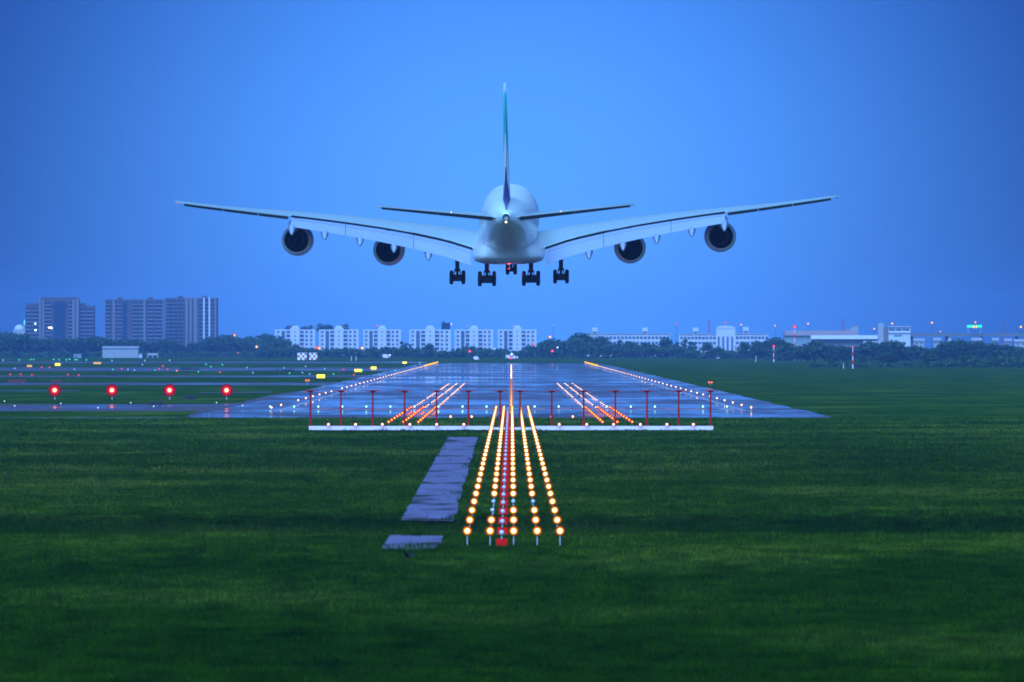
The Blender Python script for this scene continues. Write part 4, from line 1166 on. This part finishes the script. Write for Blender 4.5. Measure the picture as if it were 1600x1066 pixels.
# tower B: long slab, slightly curved to the right
def curved_tower(px0, px1, ytop, label, plan, bays, pil, d=D9):
    t, X, k = tower("tower_block", px0, px1, d, label, None)
    n = 10; zt = ZZ(ytop, d); fr = [(X(px0 + (px1 - px0) * i / n), plan(i / n)) for i in range(n + 1)]
    pts = fr + [(fr[-1][0], fr[-1][1] + 18), (fr[0][0], fr[0][1] + 18)]
    m = len(pts); b = MB(); b.add([(x, y, 0) for x, y in pts] + [(x, y, zt) for x, y in pts], [tuple(range(m)), tuple(range(2*m-1, m-1, -1))] + [(i, (i+1) % m, m + (i+1) % m, m + i) for i in range(m)])
    b.build("wall", M['tower'], t)
    for (a, c, mt) in pil:
        y = min(plan((a - px0) / (px1 - px0)), plan((c - px0) / (px1 - px0))); MB().box(X(a), X(c), y - 1.5, y + 1, 0, zt + .6).build("pilaster", M[mt], t)
    for (a, c) in bays:
        y = min(plan((a - px0) / (px1 - px0)), plan((c - px0) / (px1 - px0)), plan(((a+c)/2 - px0) / (px1 - px0)))
        bands(t, X, a, c, ytop + 1, d, y - .3)
    for px in (px0 + 20, px1 - 25): MB().box(X(px), X(px + 8), 6, 12, zt, zt + 1.8).build("roof_hut", M['tower'], t)
    return t, X
t, X = curved_tower(163, 256, 468.2, "long grey high rise slab, middle one of the three towers", lambda u: 3 * (u - .7) ** 2 * 4, [(165, 172), (174, 181), (184, 190), (207, 215), (217, 224), (230, 240), (243, 253)],
             [(163, 164.5, 'towerlight'), (176, 179, 'towerlight'), (224, 227.5, 'towerlight'), (254, 256, 'towerlight')])
MB().box(X(192), X(206), 1.2, 4.5, 0, ZZ(471, D9)).build("recess", M['towerdark'], t)
t, X = curved_tower(257.5, 340, 466.0, "pale curved high rise with bright vertical strips, rightmost of the towers", lambda u: 14 * (1 - u) ** 2 - 4 * math.sin(math.pi * u), [(260, 266), (268, 274), (277, 281.5), (284, 288), (311, 317), (320.5, 325.5), (329, 334)],
             [(289, 294, 'towerlight'), (296, 300, 'towerlight'), (302.5, 308.5, 'towerlight'), (317.5, 320, 'apt'), (326, 328.5, 'apt'), (335, 338, 'towerlight')], 9050)
# mosque dome and lit green minaret
t = thing("white_dome", "small white dome beside the leftmost tower block", "dome", (gx(30, 9100), 9100, 0))
MB().box(-5, 5, 0, 9, 0, ZZ(515, 9100)).build("wall", M['shed'], t)
MB().lathe([(4.3 * math.cos(a), ZZ(515, 9100) + 4.0 * math.sin(a)) for a in [i * math.pi / 16 for i in range(9)]], axis='Z', c=(0, 4.5, 0), n=20).build("dome", M['apt'], t, smooth=True)
t = thing("lit_spire", "thin spire lit green beside the small white dome", "spire", (gx(34, 9100), 9100, 0))
MB().tube((2.2, 1, 0), (2.2, 1, ZZ(505, 9100)), .8, .6, 8).build("shaft", M['shed'], t)
MB().tube((2.2, 1, ZZ(507, 9100)), (2.2, 1, ZZ(499, 9100)), .7, .15, 8).build("lit_tip", mat('green lit tip', (.2, .5, .4), .5, emis=(.1, .9, .6), es=.5), t)

# airfield shed at the left
d = 6350
t = thing("long_shed", "long windowless white shed standing before the left tree belt", "shed", (gx(188, d), d, 0)); k = d / F
MB().box(-28 * k, 28 * k, 0, 25, 0, ZZ(543.5, d)).build("wall", M['shed'], t)
MB().loft([[(-28.8 * k, -.6, ZZ(544.5, d)), (-28.8 * k, 12, ZZ(541, d)), (-28.8 * k, 25.6, ZZ(543.5, d)), (-28.8 * k, 12, ZZ(542, d))], [(28.8 * k, -.6, ZZ(544.5, d)), (28.8 * k, 12, ZZ(541, d)), (28.8 * k, 25.6, ZZ(543.5, d)), (28.8 * k, 12, ZZ(542, d))]]).build("roof", M['shed'], t)
b = MB(); 
for i in range(15): b.box(-27 * k + i * 3.85 * k, -26.6 * k + i * 3.85 * k, -.12, -.01, 0, ZZ(545, d))
b.build("wall_ribs", M['roof'], t)
t = thing("small_hut", "small white hut at the right end of the long white shed", "hut", (gx(219.5, d), d, 0)); MB().box(-2.4 * k, 2.4 * k, 0, 4, 0, ZZ(553, d)).build("wall", M['apt'], t); MB().box(-2.8*k, 2.8*k, -.4, 4.4, ZZ(553, d), ZZ(552.3, d)).build("roof", M['shed'], t)
t = thing("low_cabin", "low pale cabin on legs right of the small white hut", "cabin", (gx(238.5, d), d, 0)); MB().box(-8.5 * k, 8.5 * k, 0, 3, ZZ(555.5, d), ZZ(552, d)).build("wall", M['shed'], t)
b = MB(); [b.box(q * k - .2, q * k + .2, .5, .9, 0, ZZ(555.5, d)) for q in (-8, 0, 8)]; b.build("leg_frame", M['post'], t)
t = thing("low_cabin", "faint grey cabin left of the long white shed", "cabin", (gx(121, d), d, 0)); MB().box(-6 * k, 6 * k, 0, 3, 0, ZZ(553.5, d)).build("wall", M['roof'], t); MB().box(-3*k, -1*k, -.1, 0, .2, 1.4).build("door", M['signblack'], t)

# checkered huts
def checker():
    m = bpy.data.materials.new('red white checks'); m.use_nodes = True; n, l = m.node_tree.nodes, m.node_tree.links; b = n['Principled BSDF']
    tt = n.new('ShaderNodeTexCoord'); c = n.new('ShaderNodeTexChecker'); c.inputs['Scale'].default_value = 1.0
    c.inputs['Color1'].default_value = (.55, .03, .04, 1); c.inputs['Color2'].default_value = (.8, .8, .8, 1)
    mp = n.new('ShaderNodeMapping'); mp.inputs['Scale'].default_value = (1/1.15, .01, 1/1.2); mp.inputs['Location'].default_value = (.001, .5, .001)
    l.new(tt.outputs['Object'], mp.inputs[0]); l.new(mp.outputs[0], c.inputs[0]); l.new(c.outputs[0], b.inputs['Base Color']); b.inputs['Roughness'].default_value = .6; return m
M['checker'] = checker()
for px, w, nm in ((472, 14.5, "left, larger"), (489.5, 12.5, "right, smaller")):
    d = 5600; t = thing("checkered_hut", "red and white checkered hut on the far airfield, the %s one" % nm, "hut", (gx(px, d), d, 0)); k = d / F
    MB().box(-w/2*k, w/2*k, 0, 3.5, 0.05, ZZ(552, d)).build("wall", M['checker'], t); MB().box(-w/2*k - .15, w/2*k + .15, -.15, 3.7, ZZ(552, d), ZZ(551.4, d)).build("roof", M['whitepaint'], t)

# low white buildings right of centre
def low_block(px0, px1, ytop, d, label, cols, storeys=4, name="low_apartment_building"):
    k = d / F; c = (px0 + px1) / 2; t = thing(name, label, "building", (gx(c, d), d, 0)); zt = ZZ(ytop, d); hw = (px1 - px0) / 2 * k
    MB().box(-hw, hw, 0, 14, 0, zt).build("wall", M['apt'], t)
    MB().box(-hw - .3, hw + .3, -.6, 14.5, zt, zt + .5).build("roof", M['shed'], t)
    W = MB().box(-.9, .9, -.08, 0, 0, 1.7).build("window", M['aptwin'], t); first = True
    fh = (zt - 1) / storeys
    for f_ in range(storeys):
        for i in range(cols):
            x = -hw + (i + .5) * 2 * hw / cols
            o = W if first else W.copy()
            if not first: COL.objects.link(o); o.parent = t
            first = False; o.location = (x, -.005, 1.2 + f_ * fh)
    for i in range(0, cols + 1, 4): MB().box(-hw + i * 2 * hw / cols - .35, -hw + i * 2 * hw / cols + .35, -.5, -.01, 0, zt + .2).build("pier", M['apt'], t)
    return t
low_block(916, 1047, 522.5, 7050, "long low white building behind trees, left of the round hall", 22)
low_block(1062, 1119, 523.0, 7050, "low white building joined to the left of the round topped hall", 10)
low_block(1149, 1201, 522.5, 7000, "low white building joined to the right of the round topped hall", 9)
d = 7150; k = d / F; t = thing("round_hall", "tall white hall with rounded roof rising over the low white buildings", "hall", (gx(1134, d), d, 0))
MB().box(-15 * k, 15 * k, 0, 14, 0, ZZ(513.5, d)).build("wall", M['apt'], t)
b = MB(); rr = []
for yy in (-.3, 14.3):
    rr.append([(15.3 * k * math.cos(a), yy, ZZ(513.5, d) + (ZZ(508.8, d) - ZZ(513.5, d)) * math.sin(a)) for a in [i * math.pi / 12 for i in range(13)]])
b.loft(rr).build("roof", M['apt'], t)
for i in range(4): MB().box(-12.5*k + i * 7 * k, -9.5*k + i * 7 * k, -.1, -.01, 2, ZZ(526, d)).build("window", M['aptrecess'], t)
for px, y0, nm in ((929.5, 512, "leftmost"), (1008, 512, "second from the left"), (1087, 512, "third from the left"), (1165.5, 511, "rightmost")):
    d = 7090; k = d / F; t = thing("water_tank", "boxy white water tank above the low white buildings, %s of four" % nm, "water tank", (gx(px, d), d, 0)); zt = ZZ(y0, d)
    MB().box(-4.5*k, 4.5*k, 4, 8, zt - 2.6, zt).build("tank", M['apt'], t)
    b = MB(); [b.box(q*k - .25, q*k + .25, 4.5, 5, 0, zt - 2.6) for q in (-3.6, 3.6)]; b.box(-3.3*k, 3.3*k, 5.5, 7.5, 0, zt - 2.6); b.build("support", M['apt'], t)
for px, w, d, nm in ((1110, 32, 6150, "left of the pair"), (1163, 28, 6150, "right of the pair")):
    k = d / F; t = thing("white_shed", "low white shed with pale roof among dark trees, %s" % nm, "shed", (gx(px, d), d, 0))
    MB().box(-w/2*k, w/2*k, 0, 9, 0, ZZ(543.5, d)).build("wall", M['apt'], t)
    MB().loft([[(-w/2*k - .5, -.8, ZZ(544, d)), (-w/2*k - .5, 4.5, ZZ(540, d)), (-w/2*k - .5, 9.8, ZZ(544, d))], [(w/2*k + .5, -.8, ZZ(544, d)), (w/2*k + .5, 4.5, ZZ(540, d)), (w/2*k + .5, 9.8, ZZ(544, d))]]).build("roof", M['shed'], t)
    for q in (-.3, 0, .3): MB().box(q*w*k - .8, q*w*k + .8, -.06, -.005, .8, 3).build("window", M['aptwin'], t)

# hangar and other buildings at the right
d = 6900; k = d / F
t = thing("long_hangar", "long low hangar with dull pink roof at the right", "hangar", (gx(1300, d), d, 0))
MB().box(-35*k, 74*k, 0, 30, 0, ZZ(525, d)).build("wall", M['shed'], t)
MB().loft([[(-74*k, -1, ZZ(524.5, d)), (-74*k, 15, ZZ(516.8, d)), (-74*k, 31, ZZ(524.5, d))], [(42*k, -1, ZZ(524.5, d)), (42*k, 15, ZZ(516.8, d)), (42*k, 31, ZZ(524.5, d))]]).build("roof", M['pinkroof'], t)
MB().loft([[(-33*k, -6, ZZ(530, d)), (-33*k, -.5, ZZ(524, d)), (-33*k, -.1, ZZ(530, d))], [(74*k, -6, ZZ(530, d)), (74*k, -.5, ZZ(524, d)), (74*k, -.1, ZZ(530, d))]]).build("side_roof", M['apt'], t)
MB().box(-74*k, -35.2*k, .5, 29, 0, ZZ(524.6, d)).build("end_wall", M['roof'], t)
t = thing("roof_block", "small pale block standing behind the pink hangar roof", "building", (gx(1334, 7200), 7200, 0)); k2 = 7200 / F
MB().box(-4*k2, 7*k2, 0, 6, 0, ZZ(509.5, 7200)).build("wall", M['shed'], t); MB().box(-13*k2, -4.1*k2, 1, 5, 0, ZZ(514, 7200)).build("stair_wing", M['roof'], t); MB().box(-4.4*k2, 7.4*k2, -.3, 6.3, ZZ(509.5, 7200), ZZ(508.9, 7200)).build("roof", M['shed'], t)
d = 6700; k = d / F
t = thing("terminal_building", "three storey white building with dark window rows and a side tower", "building", (gx(1405.5, d), d, 0))
b = MB(); b.box(-17*k, 17*k, 0, 14, 0, ZZ(511, d)); b.build("wall", M['apt'], t)
MB().box(-17.6*k, 17.6*k, -1, 14.6, ZZ(511, d), ZZ(510, d)).build("roof", M['apt'], t)
MB().box(-33.5*k, -24.6*k, 1, 8, 0, ZZ(505, d)).build("stair_tower", M['shed'], t); MB().box(-24.5*k, -17.1*k, 2, 10, 0, ZZ(512, d)).build("link_wall", M['towerlight'], t)
for i, (a, c) in enumerate(((-16, -7), (-5.5, 3), (4.5, 15.5))): MB().box(a*k, c*k, -.12, -.01, ZZ(517, d), ZZ(513.5, d)).build("window_band", M['aptwin'], t)
for a, c in ((-8, -3), (-2, 3)): MB().box(a*k, c*k, -.12, -.01, ZZ(526, d), ZZ(523.5, d)).build("window_band", M['aptwin'], t)
MB().box(-17*k, 17*k, -.9, -.13, ZZ(520.5, d), ZZ(519, d)).build("balcony", M['apt'], t)
# elevated road
t = thing("elevated_road", "dark elevated road running along the right horizon", "bridge", (0, 7600, 0)); d = 7600
b = MB(); b.box(gx(1419, d), 600, 0, 18, ZZ(525.5, d), ZZ(522.5, d)); b.box(gx(1419, d), 600, -.2, .2, ZZ(522.5, d), ZZ(521, d)); b.build("deck", M['concrete'], t)
for i in range(14):
    x = gx(1425, d) + i * 24; MB().tube((x, 9, 0), (x, 9, ZZ(525.5, d)), 1.0, n=10).build("pier", M['concrete'], t)
for px0, px1, y0, d, lab in ((1459, 1470, 528, 6600, "small pale house left of the gabled one"), (1519, 1534, 528, 6600, "pale house below the elevated road near the green board"), (1551, 1560, 528, 6600, "narrow pale house below the elevated road"),
                             (1570, 1580, 529, 6600, "second narrow pale house below the elevated road"), (1585, 1604, 530, 6300, "white roofed house at the right edge of the picture"), (1350, 1375, 533, 6500, "low pale house below the hangar"), (1428, 1444, 529, 6600, "pale house right of the white three storey building")):
    k = d / F; c = (px0 + px1)/2; hw = (px1 - px0)/2*k; t = thing("small_house", lab, "house", (gx(c, d), d, 0))
    MB().box(-hw, hw, 0, 7, 0, ZZ(y0 + 4, d)).build("wall", M['shed'], t)
    MB().loft([[(-hw - .4, -.6, ZZ(y0 + 4.3, d)), (-hw - .4, 3.5, ZZ(y0, d)), (-hw - .4, 7.6, ZZ(y0 + 4.3, d))], [(hw + .4, -.6, ZZ(y0 + 4.3, d)), (hw + .4, 3.5, ZZ(y0, d)), (hw + .4, 7.6, ZZ(y0 + 4.3, d))]]).build("roof", M['shed'], t)
    for q in (-.45, .45): MB().box(q*hw - .5, q*hw + .5, -.06, -.004, ZZ(y0 + 9, d), ZZ(y0 + 6, d)).build("window", M['aptwin'], t)
d = 6550; k = d / F; t = thing("gabled_house", "white house with steep triangular gable under the elevated road", "house", (gx(1484, d), d, 0))
za, zb = ZZ(533, d), ZZ(526, d); MB().loft([[(-4.6*k, 0, 0), (4.6*k, 0, 0), (4.6*k, 0, za), (0, 0, zb), (-4.6*k, 0, za)], [(-4.6*k, 8, 0), (4.6*k, 8, 0), (4.6*k, 8, za), (0, 8, zb), (-4.6*k, 8, za)]]).build("wall", M['apt'], t)
b = MB(); b.loft([[(-5.2*k, -.5, za - .5), (0, -.5, zb + .1), (0, -.5, zb + .4), (-5.4*k, -.5, za - .3)], [(-5.2*k, 8.5, za - .5), (0, 8.5, zb + .1), (0, 8.5, zb + .4), (-5.4*k, 8.5, za - .3)]]); b.loft([[(5.2*k, -.5, za - .5), (.01, -.5, zb + .1), (.01, -.5, zb + .4), (5.4*k, -.5, za - .3)], [(5.2*k, 8.5, za - .5), (.01, 8.5, zb + .1), (.01, 8.5, zb + .4), (5.4*k, 8.5, za - .3)]]); b.build("roof", M['towerlight'], t)
# big road sign board
d = 7590; k = d / F; t = thing("road_sign", "wide green lit board with yellow lamps over the elevated road", "sign", (gx(1522.5, d), d, 0))
MB().box(-11.5*k, 11.5*k, 0, .5, ZZ(512, d), ZZ(508, d)).build("sign_board", mat('lit green board', (.02, .3, .15), .5, emis=(.02, .62, .26), es=.9), t)
for a, c in ((-10, -9.4), (9.4, 10)): MB().box(a*k, c*k, .5, 1, ZZ(522, d), ZZ(510, d)).build("support", M['post'], t)
for q in (-1.5, 2.5): ball("lamp_glass", L['yellow'], t, (q*k, -1, ZZ(511.3, d)), .9)
# street lamps and other single lights
def far_lamp(px, py, d, key, r, label, cat="street lamp", name="street_lamp", group=None, arm=True):
    t = thing(name, label, cat, (gx(px, d), d, 0), group); z = ZZ(py, d)
    b = MB(); b.tube((.0, .6, 0), (0, .6, z), .16, .10, 6)
    if arm: b.tube((0, .6, z), (0, -.2, z + .1), .08, n=6)
    b.build("pole", M['steel'], t); ball("lamp_glass", L[key], t, (0, -.4, z), r)
    return t
for px, py, key, r, lab in ((1211, 509, 'street', .7, "faint lamp on a pole, leftmost over the right tree line"), (1262.5, 506, 'street', .9, "orange lamp on a pole left of the pink hangar roof"), (1366, 514, 'street', .8, "pinkish lamp on a pole left of the white building's tower"),
        (1394, 505.7, 'street', 1.0, "orange lamp on a pole over the white three storey building"), (1456, 504.3, 'street', 1.1, "orange lamp on a tall pole left of the gabled house"), (1469.5, 518, 'street', .6, "faint low lamp over the elevated road"),
        (1524, 503.6, 'street', .9, "lamp on a pole just above the green board"), (1595, 511, 'yellow', 1.2, "bright yellow lamp at the right edge of the picture"), (859.5, 526.5, 'street', 1.3, "bright orange lamp left of the dark trees, right of the apartments"),
        (865, 508.5, 'taxiwhite', .5, "faint white lamp high above the orange lamp"), (366.5, 524, 'guard', 1.5, "large orange lamp right of the tower blocks"), (932, 508, 'taxiwhite', .55, "faint white lamp over the leftmost water tank"),
        (1134, 504.5, 'pinkred', .8, "pink lamp on a mast over the round hall"), (1158, 507.5, 'street', .8, "pink lamp on a pole right of the round hall"), (1057, 507, 'pinkred', .6, "faint pink lamp over the low white buildings"), (589, 509, 'pinkred', .8, "faint pink lamp over the third apartment block"),
        (730, 509, 'taxiwhite', .55, "faint white lamp over the fifth apartment block"), (800.5, 509, 'taxiwhite', .6, "faint white lamp over the rightmost apartment block")):
    far_lamp(px, py, 7700, key, r * .85, lab)
for px, py, d, key, r, lab in ((401, 542, 6300, 'street', .9, "white lamp before the trees left of the apartments"), (499, 544.5, 6300, 'yellow', .9, "yellow lamp beside a red one before the apartments"), (495, 543, 6290, 'pinkred', 1.0, "red lamp beside a yellow one before the apartments"),
        (566, 544, 6300, 'street', 1.0, "pale yellow lamp before the third apartment block"), (609, 555, 6000, 'taxiwhite', .7, "white lamp low on the far airfield"), (734, 549, 6200, 'pinkred', .9, "red lamp before the fifth apartment block"),
        (863, 548.5, 6200, 'pinkred', .9, "red lamp low before the dark trees right of the apartments"), (871, 543, 6200, 'taxiwhite', .7, "white lamp low before the dark trees right of the apartments"), (1502, 546, 5200, 'taxiwhite', .7, "white lamp among bushes at the right"),
        (1236, 547.3, 5300, 'guard', .8, "orange red lamp left of the tall banded mast"), (833.5, 538, 6300, 'pinkred', .7, "red lamp at the right edge of the apartments"), (773, 545, 6300, 'taxiwhite', .55, "small white lamp between the last two apartment blocks"), (372, 551.5, 6200, 'guard', .35, "tiny orange marker lamp on the far left grass")):
    far_lamp(px, py, d, key, r, lab, "lamp", "far_lamp")
# banded masts
def banded(px, ytop, ybase, label, r0, bands_, lamp=None, lr=.4):
    d = gd(ybase); t = thing("banded_mast", label, "mast", (gx(px, d), d, 0)); z = ZZ(ytop, d)
    for i in range(bands_): MB().tube((0, 0, z * i / bands_), (0, 0, z * (i + 1) / bands_), r0 * .62 * (1 - .4 * i / bands_), r0 * .62 * (1 - .4 * (i + 1) / bands_), 8).build("band", M['whitepaint'] if i % 2 == 0 else M['redpanel'], t)
    if lamp: ball("lamp_glass", L[lamp], t, (0, 0, z + lr), lr)
    return t
banded(1209, 543, 566, "short red and white banded mast with red lamp, leftmost on the right field", .42, 5, 'pinkred', .62)
banded(1241.5, 514, 563, "tall red and white banded mast with large red lamp", .50, 7, 'pinkred', 1.0)
banded(1332.5, 544, 576, "red and white banded mast with dim red lamp, near the right hedge", .36, 5, 'pinkred', .35)
banded(1318, 567, 576, "stubby white marker pole left of the right banded mast", .22, 1)
banded(1181, 556, 566, "small white marker pole on the right field", .25, 1)
d = 5450; t = thing("equipment_hut", "low white equipment hut with bright lamp at foot of the tall mast", "hut", (gx(1248.5, d), d, 0)); k = d / F
MB().box(-9.5*k, 9.5*k, 0, 3, 0, ZZ(560.5, d)).build("wall", M['whitepaint'], t); MB().box(-6*k, 2*k, .4, 2.6, ZZ(560.5, d), ZZ(557.5, d)).build("cabinet", M['whitepaint'], t); ball("lamp_glass", L['taxiwhite'], t, (-1.5*k, -.5, ZZ(557.5, d)), 1.1)
d = 3950; t = thing("low_wall", "thin low white wall along the right hedge", "wall", (gx(1442, d), d, 0)); k = d / F
MB().box(-45*k, 45*k, 0, .3, .0, ZZ(576.8, d)).build("wall_face", M['shed'], t); MB().box(-45.3*k, 45.3*k, -.05, .35, ZZ(576.8, d), ZZ(576.4, d)).build("coping", M['shed'], t)
for px in (549, 556.5):
    banded(px, 557, 563.5, "slim white marker pole on the far left field, %s of two" % ("left" if px < 550 else "right"), .3, 1)
# vehicle with lamps at the runway end
d = 5700; k = d / F; t = thing("airfield_truck", "white truck with red and white lamps beyond the far end of the runway", "truck", (gx(799.5, d), d, 0))
MB().box(-9*k, 5*k, 0, 2.2, .5, ZZ(555, d)).build("body", M['whitepaint'], t); MB().box(5.1*k, 10*k, .1, 2.1, .5, ZZ(557, d)).build("cab", M['whitepaint'], t)
for q in (-7, 7.5): MB().tube((q*k, -.1, .5), (q*k, .2, .5), .5, n=12).build("wheel", M['tyre'], t)
ball("lamp_glass", L['taxiwhite'], t, (0, -.5, ZZ(553.5, d)), .9); ball("lamp_glass", L['pinkred'], t, (-.3, -.5, ZZ(559.5, d)), .7)
d = 5400; t = thing("white_van", "small white van parked on grass left of the runway's far end", "van", (gx(744, d), d, 0)); k = d / F
MB().box(-4*k, 3*k, 0, 1.8, .35, 2.0).build("body", M['whitepaint'], t, bevel=.2); MB().box(3.05*k, 4.4*k, .05, 1.75, .35, 1.2).build("bonnet", M['whitepaint'], t)
for q in (-2.8, 3): MB().tube((q*k, -.05, .35), (q*k, .2, .35), .35, n=10).build("wheel", M['tyre'], t)
d = 6000; t = thing("white_van", "pale van before the third apartment block on the far airfield", "van", (gx(603, d), d, 0)); k = d / F
MB().box(-5*k, 3*k, 0, 2, .4, 2.4).build("body", M['whitepaint'], t, bevel=.2); MB().box(3.05*k, 5.5*k, .05, 1.95, .4, 1.4).build("bonnet", M['whitepaint'], t)
for q in (-3.4, 3.6): MB().tube((q*k, -.05, .4), (q*k, .2, .4), .4, n=10).build("wheel", M['tyre'], t)
# high masts faint over the horizon
def lattice(px, ytop, d, label):
    t = thing("lattice_mast", label, "mast", (gx(px, d), d, 0)); z = ZZ(ytop, d); b = MB()
    for sx, sy in ((-1,-1),(1,-1),(1,1),(-1,1)): b.tube((sx*1.4, sy*1.4, 0), (sx*.3, sy*.3, z), .12, n=5)
    for i in range(10):
        a = 1.4 - 1.1*i/10; c = 1.4 - 1.1*(i+1)/10; b.tube((-a, -a, z*i/10), (c, -c, z*(i+1)/10), .08, n=4); b.tube((a, -a, z*i/10), (-c, -c, z*(i+1)/10), .08, n=4)
    b.build("frame", M['redmast'], t); return t
lattice(1108, 499, 8200, "faint red lattice mast above the low white buildings")
lattice(1317, 497, 8200, "faint red lattice mast above the pink hangar")
lattice(1567, 503, 8600, "thin lattice mast over the elevated road at the right")

# small bird standing in the foreground grass
bt = tag(MB().build("bird", M['signblack']) , "tiny dark bird with raised wing just over the foreground grass", "bird")
me = bt.data; bird = MB()
rings_ = []
for y, r, z in ((-.16, .012, .02), (-.10, .035, .01), (-.02, .055, 0), (.06, .045, .01), (.11, .028, .04), (.15, .032, .055), (.18, .022, .055), (.215, .004, .05)):
    rings_.append([(r * math.cos(2*math.pi*i/10), y, z + r * math.sin(2*math.pi*i/10)) for i in range(10)])
bird.loft(rings_)
for s in (-1, 1): bird.loft([[(s*.04, .06, .03), (s*.04, -.07, .02), (s*.045, -.07, .01), (s*.045, .06, .015)], [(s*.20, .05, .12), (s*.20, -.06, .10), (s*.20, -.06, .094), (s*.20, .05, .11)], [(s*.36, .0, .20), (s*.36, -.05, .18), (s*.36, -.05, .176), (s*.36, .0, .194)]])
nb = bird.build("bird_tmp", M['signblack'], smooth=True); bt.data = nb.data; bpy.data.objects.remove(nb)
bt.location = (gx(638.5, 452), 452, .16); bt.rotation_euler = (0, 0, R(-110)); bt.scale = (1.3,)*3
# ------------------------------------------------------------------ haze
hz = MB().box(-1500, 1500, -60, 12500, -1.6, 62).build("haze", None or bpy.data.materials.new('haze air'))
hm = hz.data.materials[0]; hm.use_nodes = True
hn, hl = hm.node_tree.nodes, hm.node_tree.links; hn.clear()
ho = hn.new('ShaderNodeOutputMaterial'); hv = hn.new('ShaderNodeVolumePrincipled')
hv.inputs['Color'].default_value = (0.30, 0.48, 1.0, 1)
hv.inputs['Density'].default_value = 3.7e-5
hl.new(hv.outputs[0], ho.inputs['Volume'])
tag(hz, kind='stuff')
